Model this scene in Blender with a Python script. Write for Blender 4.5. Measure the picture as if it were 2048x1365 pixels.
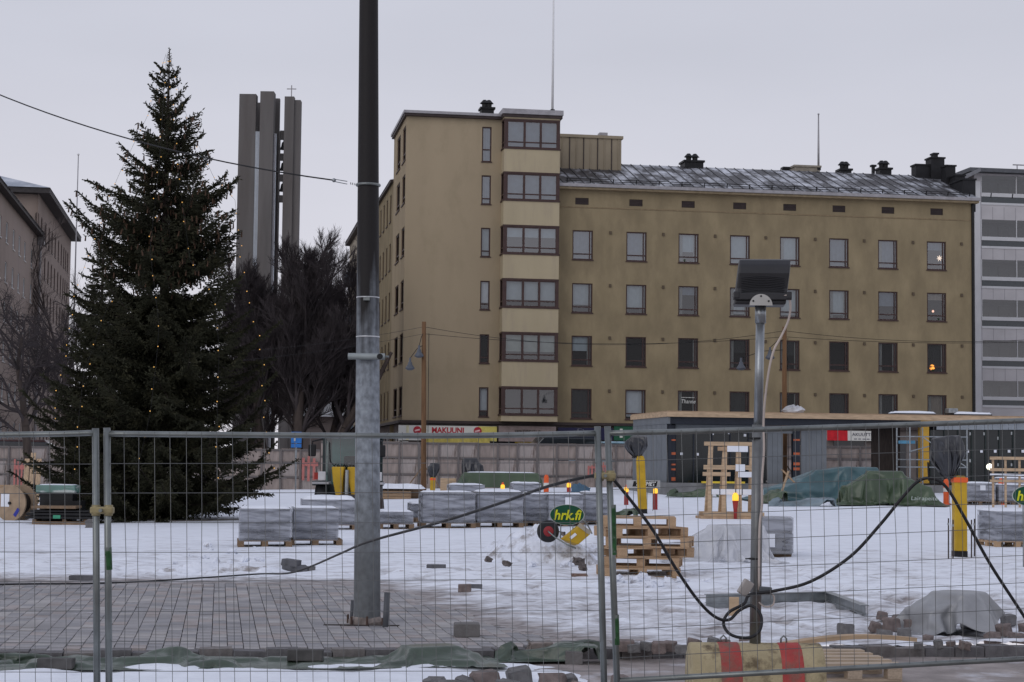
import bpy, math, random
import numpy as np
from mathutils import Vector, Matrix
random.seed(7); RNG = np.random.default_rng(7)
for o in list(bpy.data.objects): bpy.data.objects.remove(o)
SC = bpy.context.scene; COL = SC.collection
R = math.radians

# ------------------------------------------------------------------ camera
FPX, PW, PH = 3600.0, 2048.0, 1365.0          # focal length in pixels of a 2048 px wide picture
CAMH = 1.67; PITCH = R(3.78); ROLL = R(0.64)
cam = bpy.data.cameras.new('camera'); camo = bpy.data.objects.new('camera', cam); COL.objects.link(camo)
cam.sensor_fit = 'HORIZONTAL'; cam.sensor_width = 23.6; cam.lens = 23.6*FPX/PW
cam.clip_start = 0.1; cam.clip_end = 3000
CR = Matrix.Rotation(math.pi/2+PITCH, 3, 'X') @ Matrix.Rotation(ROLL, 3, 'Z')
camo.location = (0, 0, CAMH); camo.rotation_euler = CR.to_euler()
SC.camera = camo

# ------------------------------------------------------------------ overcast sky, weak broad sun, exposure
SUN_EL, SUN_AZ = R(24), R(215)
w = bpy.data.worlds.new('World'); SC.world = w; w.use_nodes = True
nt = w.node_tree; nt.nodes.clear()
def N(t, kind, **kw):
    n = t.nodes.new(kind)
    for k, v in kw.items(): setattr(n, k, v)
    return n
out = N(nt, 'ShaderNodeOutputWorld'); mixs = N(nt, 'ShaderNodeMixShader'); mixs.inputs[0].default_value = 0.93
sky = N(nt, 'ShaderNodeTexSky', sky_type='NISHITA', sun_disc=False, sun_elevation=SUN_EL, sun_rotation=SUN_AZ)
hs = N(nt, 'ShaderNodeHueSaturation'); hs.inputs['Saturation'].default_value = 0.3
bg1 = N(nt, 'ShaderNodeBackground'); bg1.inputs[1].default_value = 0.08
bg2 = N(nt, 'ShaderNodeBackground'); bg2.inputs[1].default_value = 1.12
tc = N(nt, 'ShaderNodeTexCoord'); sep = N(nt, 'ShaderNodeSeparateXYZ'); rmp = N(nt, 'ShaderNodeValToRGB')
e = rmp.color_ramp.elements
e[0].position = 0.0; e[0].color = (0.72, 0.70, 0.76, 1); e[1].position = 0.9; e[1].color = (0.505, 0.53, 0.645, 1)
x = e.new(0.22); x.color = (0.54, 0.552, 0.63, 1)
nz = N(nt, 'ShaderNodeTexNoise'); nz.inputs['Scale'].default_value = 3.2; nz.inputs['Detail'].default_value = 4
mp = N(nt, 'ShaderNodeMapping'); mp.inputs['Scale'].default_value = (1, 1, 3.5)
cm = N(nt, 'ShaderNodeMapRange'); cm.inputs['To Min'].default_value = 0.90; cm.inputs['To Max'].default_value = 1.10
mul = N(nt, 'ShaderNodeMixRGB', blend_type='MULTIPLY'); mul.inputs[0].default_value = 1
L = nt.links.new
L(tc.outputs['Generated'], sep.inputs[0]); L(sep.outputs[2], rmp.inputs[0]); L(tc.outputs['Generated'], mp.inputs[0])
L(mp.outputs[0], nz.inputs['Vector']); L(nz.outputs['Fac'], cm.inputs[0]); L(rmp.outputs[0], mul.inputs[1]); L(cm.outputs[0], mul.inputs[2])
L(sky.outputs[0], hs.inputs['Color']); L(hs.outputs[0], bg1.inputs[0]); L(mul.outputs[0], bg2.inputs[0])
L(bg1.outputs[0], mixs.inputs[1]); L(bg2.outputs[0], mixs.inputs[2]); L(mixs.outputs[0], out.inputs[0])
sun = bpy.data.lights.new('sun', 'SUN'); sun.energy = 0.5; sun.angle = R(40); sun.color = (1, 0.96, 0.92)
suno = bpy.data.objects.new('sun', sun); COL.objects.link(suno)
sd = Vector((math.sin(SUN_AZ)*math.cos(SUN_EL), math.cos(SUN_AZ)*math.cos(SUN_EL), math.sin(SUN_EL)))
suno.rotation_euler = sd.to_track_quat('Z', 'Y').to_euler()
vs = SC.view_settings; vs.view_transform = 'Standard'; vs.look = 'None'; vs.exposure = 0.0; vs.gamma = 1; vs.use_curve_mapping = False
SC.render.engine = 'CYCLES'; SC.cycles.max_bounces = 6; SC.cycles.transparent_max_bounces = 12

# ------------------------------------------------------------------ measuring helpers (pixel of the photograph -> metres)
def sm(t): t = max(0.0, min(1.0, t)); return t*t*(3-2*t)
def E(x, y):                                   # the square rises gently to the far right
    return sm((y-42)/40)*(0.34+0.018*max(-14, min(16, x)))
def ray(px, py): return CR @ Vector(((px-PW/2)/FPX, -(py-PH/2)/FPX, -1))
def at(px, py, Y):
    d = ray(px, py); return Vector((0, 0, CAMH)) + d*(Y/d.y)
def gp(px, py, z=None):
    d = ray(px, py); t = 20.0
    for _ in range(60):
        zz = z if z is not None else E(d.x*t, d.y*t)
        t = 0.5*t + 0.5*(zz-CAMH)/d.z
    p = Vector((0, 0, CAMH)) + d*t; return p
def ga(px, Y):                                 # ground point under pixel column px at depth Y
    p = at(px, 925, Y); return Vector((p.x, Y, E(p.x, Y)))
def zat(px, py, Y): return at(px, py, Y).z
TH = R(9.15); CT, ST = math.cos(TH), math.sin(TH)
ROADZ = -0.075

# ------------------------------------------------------------------ numpy noise
def vnoise(x, y, seed=0):
    xi = np.floor(x).astype(np.int64); yi = np.floor(y).astype(np.int64); xf = x-xi; yf = y-yi
    def h(a, b):
        n = (a*374761393 + b*668265263 + seed*974711) & 0x7fffffff
        n = ((n ^ (n >> 13))*1274126177) & 0x7fffffff
        return ((n ^ (n >> 16)) & 0xffff)/65535.0
    u = xf*xf*(3-2*xf); v = yf*yf*(3-2*yf)
    return (h(xi, yi)*(1-u)+h(xi+1, yi)*u)*(1-v) + (h(xi, yi+1)*(1-u)+h(xi+1, yi+1)*u)*v
def fbm(x, y, oct=4, seed=0):
    s = 0; a = 0.5; x = np.asarray(x, float); y = np.asarray(y, float)
    for i in range(oct): s = s + a*vnoise(x, y, seed+i*17); a *= 0.5; x = x*2.03+5.1; y = y*2.03+3.7
    return s                                    # about 0..1

# ------------------------------------------------------------------ materials
MATS = {}
def mat(name, col, rough=0.8, metal=0.0, var=0.18, scale=4.0, stretch=(1, 1, 1), col2=None, thr=(0.42, 0.62), scale2=2.0,
        bump=0.0, bscale=30.0, spec=0.3, emit=None, estr=0.0, detail=6, space='Object', stretch2=None):
    if name in MATS: return MATS[name]
    m = bpy.data.materials.new(name); m.use_nodes = True; t = m.node_tree; b = t.nodes['Principled BSDF']
    b.inputs['Roughness'].default_value = rough; b.inputs['Metallic'].default_value = metal
    b.inputs['Specular IOR Level'].default_value = spec
    lk = t.links.new
    tc = N(t, 'ShaderNodeTexCoord'); src = tc.outputs[space]
    if space == 'World': pass
    mp = N(t, 'ShaderNodeMapping'); mp.inputs['Scale'].default_value = stretch; lk(src, mp.inputs[0])
    nz = N(t, 'ShaderNodeTexNoise'); nz.inputs['Scale'].default_value = scale; nz.inputs['Detail'].default_value = detail
    lk(mp.outputs[0], nz.inputs['Vector'])
    r = N(t, 'ShaderNodeValToRGB'); el = r.color_ramp.elements
    el[0].position = 0.3; el[1].position = 0.7
    el[0].color = tuple(max(0, c*(1-var)) for c in col)+(1,); el[1].color = tuple(min(1, c*(1+var)) for c in col)+(1,)
    lk(nz.outputs['Fac'], r.inputs[0]); res = r.outputs[0]
    if col2 is not None:
        mp2 = N(t, 'ShaderNodeMapping'); mp2.inputs['Scale'].default_value = stretch2 or stretch; lk(src, mp2.inputs[0])
        n2 = N(t, 'ShaderNodeTexNoise'); n2.inputs['Scale'].default_value = scale2; n2.inputs['Detail'].default_value = 8; n2.inputs['Roughness'].default_value = 0.65
        lk(mp2.outputs[0], n2.inputs['Vector'])
        mr = N(t, 'ShaderNodeMapRange'); mr.inputs['From Min'].default_value = thr[0]; mr.inputs['From Max'].default_value = thr[1]
        lk(n2.outputs['Fac'], mr.inputs[0])
        mx = N(t, 'ShaderNodeMixRGB'); mx.inputs[2].default_value = tuple(col2)+(1,)
        lk(mr.outputs[0], mx.inputs[0]); lk(res, mx.inputs[1]); res = mx.outputs[0]
    lk(res, b.inputs['Base Color'])
    if bump:
        nb = N(t, 'ShaderNodeTexNoise'); nb.inputs['Scale'].default_value = bscale; nb.inputs['Detail'].default_value = 5
        lk(mp.outputs[0], nb.inputs['Vector'])
        bp = N(t, 'ShaderNodeBump'); bp.inputs['Strength'].default_value = bump; bp.inputs['Distance'].default_value = 0.02
        lk(nb.outputs['Fac'], bp.inputs['Height']); lk(bp.outputs[0], b.inputs['Normal'])
    if emit is not None:
        b.inputs['Emission Color'].default_value = tuple(emit)+(1,); b.inputs['Emission Strength'].default_value = estr
    MATS[name] = m; return m
def glassmat(name, tint, refl, rough=0.03, alpha=0.75):
    """pane: part mirror, part see-through tinted glass"""
    if name in MATS: return MATS[name]
    m = bpy.data.materials.new(name); m.use_nodes = True; t = m.node_tree; t.nodes.clear(); lk = t.links.new
    o = N(t, 'ShaderNodeOutputMaterial'); g = N(t, 'ShaderNodeBsdfGlossy'); g.inputs['Roughness'].default_value = rough
    tr = N(t, 'ShaderNodeBsdfTransparent'); tr.inputs[0].default_value = tuple(tint)+(1,)
    nz = N(t, 'ShaderNodeTexNoise'); nz.inputs['Scale'].default_value = 0.9
    bp = N(t, 'ShaderNodeBump'); bp.inputs['Strength'].default_value = 0.05; bp.inputs['Distance'].default_value = 0.05
    lk(nz.outputs['Fac'], bp.inputs['Height']); lk(bp.outputs[0], g.inputs['Normal'])
    mx = N(t, 'ShaderNodeMixShader'); mx.inputs[0].default_value = refl
    lk(tr.outputs[0], mx.inputs[1]); lk(g.outputs[0], mx.inputs[2]); lk(mx.outputs[0], o.inputs[0])
    MATS[name] = m; return m
def filmmat(name, col, lo, hi, scale, stretch, rough=0.3, bump=0.4):
    """plastic film: streaky, partly see-through"""
    m = mat(name, col, rough, 0, 0.12, scale, stretch, bump=bump, bscale=scale*1.7, spec=0.5)
    t = m.node_tree; b = t.nodes['Principled BSDF']; lk = t.links.new
    n = [q for q in t.nodes if q.type == 'TEX_NOISE'][0]
    mr = N(t, 'ShaderNodeMapRange'); mr.inputs['From Min'].default_value = 0.38; mr.inputs['From Max'].default_value = 0.62
    mr.inputs['To Min'].default_value = lo; mr.inputs['To Max'].default_value = hi
    lk(n.outputs['Fac'], mr.inputs[0]); lk(mr.outputs[0], b.inputs['Alpha'])
    return m

# ------------------------------------------------------------------ mesh building
class MB:
    def __init__(s): s.v = []; s.f = []
    def add(s, vs, fs, M=None):
        n = len(s.v)
        for v in vs:
            v = Vector(v); s.v.append(tuple(M @ v) if M is not None else tuple(v))
        for f in fs: s.f.append(tuple(i+n for i in f))
        return s
    def box(s, x0, x1, y0, y1, z0, z1, M=None):
        return s.add([(x0,y0,z0),(x1,y0,z0),(x1,y1,z0),(x0,y1,z0),(x0,y0,z1),(x1,y0,z1),(x1,y1,z1),(x0,y1,z1)],
                     [(0,3,2,1),(4,5,6,7),(0,1,5,4),(1,2,6,5),(2,3,7,6),(3,0,4,7)], M)
    def cbox(s, c, d, rz=0.0, rx=0.0, ry=0.0):
        M = Matrix.Translation(c) @ Matrix.Rotation(rz,4,'Z') @ Matrix.Rotation(ry,4,'Y') @ Matrix.Rotation(rx,4,'X')
        return s.box(-d[0]/2,d[0]/2,-d[1]/2,d[1]/2,-d[2]/2,d[2]/2,M)
    def beam(s, p0, p1, w, h):
        p0, p1 = Vector(p0), Vector(p1); d = p1-p0; ln = d.length; q = d.to_track_quat('X','Z')
        return s.box(0,ln,-w/2,w/2,-h/2,h/2, Matrix.Translation(p0) @ q.to_matrix().to_4x4())
    def tube(s, pts, r, n=8, caps=True):
        pts = [Vector(p) for p in pts]; m = len(pts); rs = r if isinstance(r,(list,tuple)) else [r]*m
        base = len(s.v); prev = None
        for i, p in enumerate(pts):
            d = (pts[min(i+1,m-1)]-pts[max(i-1,0)]).normalized()
            if prev is None:
                a = Vector((0,0,1)) if abs(d.z) < 0.9 else Vector((1,0,0))
                u = d.cross(a).normalized()
            else: u = (prev - d*prev.dot(d)).normalized()
            prev = u; v = d.cross(u)
            for k in range(n):
                an = 2*math.pi*k/n; q = p + (u*math.cos(an)+v*math.sin(an))*rs[i]; s.v.append(tuple(q))
        for i in range(m-1):
            for k in range(n):
                a = base+i*n+k; b = base+i*n+(k+1)%n; s.f.append((a, a+n, b+n, b))
        if caps:
            s.f.append(tuple(base+k for k in range(n))); s.f.append(tuple(base+(m-1)*n+k for k in reversed(range(n))))
        return s
    def lathe(s, prof, n=16, M=None):
        vs = []; fs = []; m = len(prof)
        for r, z in prof:
            for k in range(n): a = 2*math.pi*k/n; vs.append((r*math.cos(a), r*math.sin(a), z))
        for i in range(m-1):
            for k in range(n): a = i*n+k; b = i*n+(k+1)%n; fs.append((a, b, b+n, a+n))
        fs.append(tuple(reversed(range(n)))); fs.append(tuple((m-1)*n+k for k in range(n)))
        return s.add(vs, fs, M)
    def ball(s, c, r, n=8, m=6, sc=(1,1,1)):
        pr = [(max(1e-4, r*math.sin(math.pi*i/m)), -r*math.cos(math.pi*i/m)) for i in range(m+1)]
        return s.lathe(pr, n, Matrix.Translation(c) @ Matrix.Diagonal((*sc,1)))
    def prism(s, poly, y0, y1, M=None):       # polygon in xz extruded along y
        n = len(poly); vs = [(p[0],y0,p[1]) for p in poly]+[(p[0],y1,p[1]) for p in poly]
        fs = [tuple(range(n)), tuple(reversed(range(n,2*n)))]+[(i,i+n,(i+1)%n+n,(i+1)%n) for i in range(n)]
        return s.add(vs, fs, M)
    def mesh(s, name, material, smooth=False):
        me = bpy.data.meshes.new(name); me.from_pydata(s.v, [], s.f); me.validate()
        me.materials.append(material)
        if smooth: me.polygons.foreach_set('use_smooth', [True]*len(me.polygons))
        me.update(); return me
    def build(s, name, material, parent=None, smooth=False, bevel=0.0, loc=None):
        o = link(name, s.mesh(name, material, smooth), parent)
        if loc is not None: o.location = loc
        if bevel:
            b = o.modifiers.new('bevel','BEVEL'); b.width = bevel; b.segments = 2; b.limit_method = 'ANGLE'
        return o
def link(name, me, parent=None, loc=None, rot=None, scale=None):
    o = bpy.data.objects.new(name, me); COL.objects.link(o)
    if parent is not None: o.parent = parent
    if loc is not None: o.location = loc
    if rot is not None: o.rotation_euler = rot
    if scale is not None: o.scale = scale
    return o
def tag(o, label, cat, group=None):
    o['label'] = label; o['category'] = cat
    if group: o['group'] = group
    return o
def thing(name, label, cat, loc=(0,0,0), rz=0.0, group=None):
    o = bpy.data.objects.new(name, None); COL.objects.link(o); o.empty_display_size = 0.1
    o.location = loc; o.rotation_euler = (0,0,rz); return tag(o, label, cat, group)
def struct(o, kind='structure'): o['kind'] = kind; return o
UNIT = {}
def unit(m):                                  # unit cube mesh per material, for cheap boards
    if m.name not in UNIT: UNIT[m.name] = MB().box(-.5,.5,-.5,.5,-.5,.5).mesh('board', m)
    return UNIT[m.name]
def board(name, c, d, m, parent, rot=None): return link(name, unit(m), parent, c, rot, d)
def npmesh(name, V, F, m, parent=None, smooth=False):
    V = np.asarray(V, np.float32); F = np.asarray(F, np.int32)
    me = bpy.data.meshes.new(name); me.vertices.add(len(V)); me.vertices.foreach_set('co', V.ravel())
    k = F.shape[1]; me.loops.add(F.size); me.loops.foreach_set('vertex_index', F.ravel())
    me.polygons.add(len(F)); me.polygons.foreach_set('loop_start', np.arange(0, F.size, k, dtype=np.int32))
    me.polygons.foreach_set('loop_total', np.full(len(F), k, np.int32))
    if smooth: me.polygons.foreach_set('use_smooth', np.ones(len(F), bool))
    me.materials.append(m); me.update(); me.validate(); return link(name, me, parent)
def gridfaces(nx, ny):                        # vertices indexed j*nx+i
    i, j = np.meshgrid(np.arange(nx-1), np.arange(ny-1)); a = (j*nx+i).ravel()
    return np.stack([a, a+1, a+nx+1, a+nx], 1)
def sheet(name, xs, ys, hf, m, parent=None, smooth=True):
    X, Y = np.meshgrid(xs, ys); Z = hf(X, Y)
    return npmesh(name, np.stack([X.ravel(), Y.ravel(), Z.ravel()], 1), gridfaces(len(xs), len(ys)), m, parent, smooth)
def text(name, body, size, m, parent, loc, rz=0.0, ext=0.004, shear=0.0, off=0.0, width=None, rx=math.pi/2):
    cu = bpy.data.curves.new(name, 'FONT'); cu.body = body; cu.size = size; cu.align_x = 'CENTER'; cu.align_y = 'CENTER'
    cu.extrude = ext; cu.shear = shear; cu.offset = off; cu.resolution_u = 3
    o = bpy.data.objects.new(name, cu); COL.objects.link(o); bpy.context.view_layer.update()
    me = bpy.data.meshes.new_from_object(o.evaluated_get(bpy.context.evaluated_depsgraph_get())); bpy.data.objects.remove(o)
    me.materials.clear(); me.materials.append(m)
    q = link(name, me, parent, loc, (rx, 0, rz))
    if width:
        xs = [v.co.x for v in me.vertices]; q.scale = (width/(max(xs)-min(xs)), 1, 1)
    return q
def crumple(X, Y, k, seed, n=7):               # cloth creases: sharp ridges in scattered directions, each in its own patch
    rd = random.Random(seed); s = 0
    for i in range(n):
        a = rd.uniform(0, math.pi); f = k*rd.uniform(.6, 1.7); w = fbm(X*k*.35+i*3.1, Y*k*.35+seed, 3, seed+i)
        r = np.abs(np.sin((X*math.cos(a)+Y*math.sin(a))*f*math.pi+w*5.0+rd.uniform(0, 6)))
        m = np.clip((fbm(X*k*.3+seed*2+i*7, Y*k*.3-i*5, 2, seed+40+i)-.36)*4, 0, 1); s = s+((1-r)**1.6-.3)*m/f*k
    return s/n*2.2
def geo(a, b, n): return list(np.geomspace(a, b, n))

# ------------------------------------------------------------------ cloth settled by Blender's own solver before anything else is built
def settle(nx, ny, w_, d_, boxes, z0=1.4, frames=34, grow=0.0, bend=.4, seed=1, mass=.35, noise=.02, fric=25, tens=12, selfc=False):
    """drop a w x d sheet over boxes (cx,cy,sx,sy,h,rz) standing on the ground; returns vertices and faces"""
    tmp = []
    rd = random.Random(seed); X, Y = np.meshgrid(np.linspace(-w_/2, w_/2, nx), np.linspace(-d_/2, d_/2, ny)); Z = z0+noise*(fbm(X*2+seed, Y*2, 3, seed)-.5)*4
    V = np.stack([X.ravel(), Y.ravel(), Z.ravel()], 1); F = gridfaces(nx, ny)
    me = bpy.data.meshes.new('settle'); me.from_pydata(V.tolist(), [], F.tolist()); o = bpy.data.objects.new('settle', me); COL.objects.link(o); tmp.append(o)
    c = o.modifiers.new('c', 'CLOTH'); s = c.settings; s.quality = 5; s.mass = mass; s.tension_stiffness = tens; s.compression_stiffness = tens; s.shear_stiffness = 4; s.bending_stiffness = bend; s.air_damping = 1.5
    s.shrink_min = -grow; c.collision_settings.distance_min = .012; c.collision_settings.friction = fric; c.collision_settings.use_self_collision = selfc; c.collision_settings.self_distance_min = .012; c.point_cache.frame_start = 1; c.point_cache.frame_end = frames
    cols = [MB().box(-9, 9, -9, 9, -.4, 0.0)]
    for (cx, cy, sx, sy, h, rz) in boxes: cols.append(MB().cbox((cx, cy, h/2-.1), (sx, sy, h+.2), rz=rz))
    dm = bpy.data.materials.new('tmp')
    for b in cols:
        q = bpy.data.objects.new('collider', b.mesh('collider', dm)); COL.objects.link(q); q.modifiers.new('k', 'COLLISION'); q.collision.thickness_outer = .012; q.collision.cloth_friction = fric; tmp.append(q)
    SC.frame_start = 1; SC.frame_end = frames
    for f in range(1, frames+1): SC.frame_set(f)
    ev = o.evaluated_get(bpy.context.evaluated_depsgraph_get()); m2 = ev.to_mesh(); out = np.empty(len(m2.vertices)*3, np.float32); m2.vertices.foreach_get('co', out); ev.to_mesh_clear()
    for q in tmp: bpy.data.objects.remove(q)
    bpy.data.materials.remove(dm); SC.frame_set(1)
    return out.reshape(-1, 3), F
def cloth_part(name, VF, m, parent, sub=1):
    o = npmesh(name, VF[0], VF[1], m, parent, True)
    if sub: q = o.modifiers.new('s', 'SUBSURF'); q.levels = sub; q.render_levels = sub
    return o
_r = random.Random(4)
CL_TEAL = settle(70, 44, 6.2, 3.9, [(-1.5,0,1.0,.9,.42,.2),(-.5,.1,.9,.9,.75,.4),(.35,.1,1.0,1.1,1.08,-.1),(1.35,.05,1.2,1.2,1.20,.05),(-.4,-.5,1.0,.5,.35,.3)], 1.5, 34, .04, .2, 3)
CL_GREEN = settle(56, 42, 4.9, 3.7, [(-.95,0,.9,1.0,.62,.1),(-.05,.1,1.1,1.1,1.14,-.05),(.95,-.05,.9,1.0,.62,.1)], 1.45, 34, .04, .2, 5)
CL_CRATE = settle(56, 36, 4.0, 2.5, [(0,0,3.0,1.4,.78,0)], 1.0, 26, .02, .3, 6)
CL_FILM = settle(64, 50, 2.5, 1.9, [(.2,0,.75,.55,.60,.5),(-.3,.05,.5,.4,.40,.2),(-.62,-.1,.3,.3,.16,.6)], .8, 32, .10, .08, 7, .10)
CL_STRIP = settle(180, 30, 4.5, .80, [(1.75,.02,.42,.24,.14,.3),(2.0,-.05,.25,.2,.08,.9)]+[(_r.uniform(-2.1,2.1),_r.uniform(-.25,.25),_r.uniform(.15,.7),_r.uniform(.03,.10),_r.uniform(.015,.055),_r.gauss(0,.35)) for _ in range(26)], .32, 28, .10, .05, 8, .25, .05, 30)
CL_SMALL = settle(50, 30, 1.7, .9, [(_r.uniform(-.6,.6),_r.uniform(-.3,.3),_r.uniform(.1,.4),_r.uniform(.05,.2),_r.uniform(.05,.24),_r.uniform(0,3)) for _ in range(9)], .45, 24, .12, .06, 9, .25, .04)
CL_BENT = settle(34, 28, 1.30, 1.15, [(.12,.04,.34,.40,.40,.75),(-.12,.0,.34,.44,.24,.5),(.2,-.2,.3,.2,.22,.2)], .60, 26, .02, 3.0, 12, .3, .01, 30, 30)
_b = settle(46, 46, 2.1, 2.0, [(.06,0,.40,.34,.80,.25),(-.22,.04,.22,.2,.62,.5)], 1.05, 34, .04, .06, 11, .15, .05, 10)
_z = _b[0][:,2]; _k = np.interp(_z,[0,.03,.18,.45,.85],[.17,.20,.50,.92,1.0]); CL_BAG = (np.stack([_b[0][:,0]*_k,_b[0][:,1]*_k,_z],1),_b[1])

# ================================================================== materials of the place
M_SNOW = mat('snow', (0.82,0.85,0.91), 0.75, 0, 0.05, 6, bump=0.5, bscale=14, spec=0.25)
M_KERB = mat('kerb_concrete', (0.135,0.13,0.135), 0.85, 0, 0.3, 9, bump=0.3, bscale=60)
M_PAVER = mat('paver_concrete', (0.235,0.225,0.23), 0.85, 0, 0.16, 1.3, bump=0.25, bscale=90, space='Generated')
M_PLASTER = mat('ochre_plaster', (0.280,0.226,0.138), 0.9, 0, 0.16, 0.9, (1,1,0.5), col2=(0.215,0.172,0.108), thr=(0.44,0.74), scale2=0.8, stretch2=(1.1,1.1,0.5), bump=0.25, bscale=25, spec=0.15)
M_PLASTER0 = mat('tower_plaster', (0.36,0.290,0.195), 0.9, 0, 0.07, 0.35, (1,1,0.35), col2=(0.29,0.24,0.155), thr=(0.5,0.8), scale2=0.8, stretch2=(1.0,1.0,0.5), bump=0.25, bscale=25, spec=0.15)
M_PLASTER2 = mat('pale_bay_plaster', (0.43,0.365,0.245), 0.9, 0, 0.08, 0.5, (1,1,0.3), col2=(0.36,0.30,0.22), thr=(0.5,0.75), scale2=0.8, stretch2=(2,2,0.3), bump=0.2, bscale=25, spec=0.15)
M_SHEET = mat('ochre_sheet_metal', (0.30,0.25,0.175), 0.6, 0, 0.1, 0.8)
M_BROWN = mat('brown_window_paint', (0.060,0.034,0.030), 0.5, 0, 0.2, 5)
M_BROWN2 = mat('dark_brown_trim', (0.045,0.032,0.030), 0.55, 0, 0.2, 3)
M_DARK = mat('dark_interior', (0.012,0.012,0.013), 0.9)  # near-black boxes stand in for the shade of unlit rooms
M_GLASS_HI = glassmat('strong_reflection_glass', (0.55,0.6,0.62), 0.24)  # mirror share raised on upper rows to imitate their sky reflection
M_GLASS_LO = glassmat('weak_reflection_glass', (0.6,0.62,0.62), 0.035)  # mirror share cut on lower rows to imitate dark reflections
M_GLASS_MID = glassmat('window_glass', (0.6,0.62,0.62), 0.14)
BL = {'pale': mat('pale_blind',(0.50,0.56,0.60),0.9,0,0.06,3), 'white': mat('white_blind',(0.74,0.77,0.82),0.9,0,0.05,3),
      'blue': mat('sky_reflection_blind',(0.22,0.26,0.32),0.9,0,0.12,3), 'green': mat('grey_green_blind',(0.36,0.41,0.38),0.9,0,0.1,3),  # grey-blue blind carries the sky reflection painted behind upper panes
      'grey': mat('dark_grey_curtain',(0.035,0.037,0.038),0.95,0,0.4,9,(6,1,0.4)), 'cream': mat('cream_curtain',(0.30,0.25,0.21),0.95,0,0.3,9,(6,1,0.4))}
M_ZINC = mat('zinc_trim', (0.33,0.32,0.33), 0.45, 0.3, 0.15, 3)
M_ROOF = mat('snow_dusted_metal_roof', (0.055,0.052,0.055), 0.5, 0.1, 0.2, 2, col2=(0.62,0.64,0.69), thr=(0.46,0.64), scale2=0.9, stretch2=(0.9,0.55,0.5))
M_BLACK = mat('black_metal', (0.014,0.014,0.015), 0.5, 0.2, 0.3, 6)
M_CONC = mat('board_marked_concrete', (0.148,0.139,0.134), 0.9, 0, 0.2, 0.9, (1,1,0.12), col2=(0.12,0.105,0.098), thr=(0.45,0.7), scale2=0.35, bump=0.2, bscale=12)
M_STUCCO = mat('rose_grey_stucco', (0.35,0.285,0.25), 0.92, 0, 0.12, 0.3, (1,1,0.3), col2=(0.31,0.255,0.23), thr=(0.5,0.75), scale2=0.3, bump=0.2, bscale=20)
M_STUCCO2 = mat('grey_brown_stucco', (0.29,0.235,0.205), 0.92, 0, 0.12, 0.3, (1,1,0.3), bump=0.2, bscale=20)
M_WHITEP = mat('white_paint', (0.72,0.72,0.72), 0.5, 0, 0.05, 4)
M_GALV = mat('galvanised_steel', (0.30,0.32,0.33), 0.38, 0.75, 0.22, 9, bump=0.05, bscale=40)

# ================================================================== ground
def lin(a,b,n): return list(np.linspace(a,b,n))
def W(s,t): return s*CT-t*ST, s*ST+t*CT
def E_np(x,y):
    k = np.clip((y-42)/40,0,1); k = k*k*(3-2*k); return k*(0.34+0.018*np.clip(x,-14,16))
def bare(x,y):                                  # >0 where the paving lies free of snow
    n = (fbm(x*0.9,y*0.9,4,3)-0.5)
    d1 = 23.9-y+n*1.0
    d2 = ((17.1-23.9)*(x+1.75)-(0.31+1.75)*(y-23.9))/7.1 + n*1.1
    d3 = np.minimum(16.78-y+n*0.5, 1.3-x)
    return np.minimum(d1, np.maximum(d2,d3))
def snow_z(s,t):
    x,y = W(s,t); b = bare(x,y)
    near = np.clip((45-y)/25,0,1); foot = -0.05*np.clip(fbm(x*3.2,y*2.4,3,51)-.53,0,1)*7*np.clip((34-y)/8,0,1)
    lump = (fbm(x*1.6,y*1.6,4,11)-0.45)*0.12*near + (fbm(x*5,y*5,3,21)-0.45)*0.075*np.clip((30-y)/12,0,1)
    lump += foot; lump += (fbm(x*0.3,y*0.3,3,31)-0.45)*0.10*np.clip((y-20)/15,0,1)
    z = np.where(b>0, -0.012-0.05*np.clip(b/0.25,0,1), 0.006+lump*np.clip(-b/1.2,0.15,1)+0.02*np.clip(-b/0.8,0,1))
    return E_np(x,y)+z
def mat_ground():
    m = mat('trampled_snow_ground', (0.82,0.85,0.91), 0.75, 0, 0.05, 1.5, bump=0.6, bscale=9, spec=0.2)
    t = m.node_tree; b = t.nodes['Principled BSDF']; lk = t.links.new
    old = b.inputs['Base Color'].links[0].from_socket
    at_ = N(t,'ShaderNodeAttribute',attribute_name='dirt'); tc = N(t,'ShaderNodeTexCoord')
    mp = N(t,'ShaderNodeMapping'); mp.inputs['Scale'].default_value = (0.7,1.5,1); lk(tc.outputs['Object'],mp.inputs[0])
    nz = N(t,'ShaderNodeTexNoise'); nz.inputs['Scale'].default_value = 2.2; nz.inputs['Detail'].default_value = 10; nz.inputs['Roughness'].default_value = 0.72
    lk(mp.outputs[0],nz.inputs['Vector'])
    ad = N(t,'ShaderNodeMath',operation='ADD'); lk(nz.outputs['Fac'],ad.inputs[0]); lk(at_.outputs['Fac'],ad.inputs[1])
    mr = N(t,'ShaderNodeMapRange'); mr.inputs['From Min'].default_value = 0.70; mr.inputs['From Max'].default_value = 0.98; lk(ad.outputs[0],mr.inputs[0])
    n2 = N(t,'ShaderNodeTexNoise'); n2.inputs['Scale'].default_value = 7; n2.inputs['Detail'].default_value = 6; lk(mp.outputs[0],n2.inputs['Vector'])
    rp = N(t,'ShaderNodeValToRGB'); rp.color_ramp.elements[0].color = (0.17,0.15,0.145,1); rp.color_ramp.elements[1].color = (0.42,0.39,0.385,1)
    rp.color_ramp.elements[0].position = 0.35; rp.color_ramp.elements[1].position = 0.65; lk(n2.outputs['Fac'],rp.inputs[0])
    mx = N(t,'ShaderNodeMixRGB'); lk(mr.outputs[0],mx.inputs[0]); lk(old,mx.inputs[1]); lk(rp.outputs[0],mx.inputs[2]); lk(mx.outputs[0],b.inputs['Base Color'])
    return m
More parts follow.
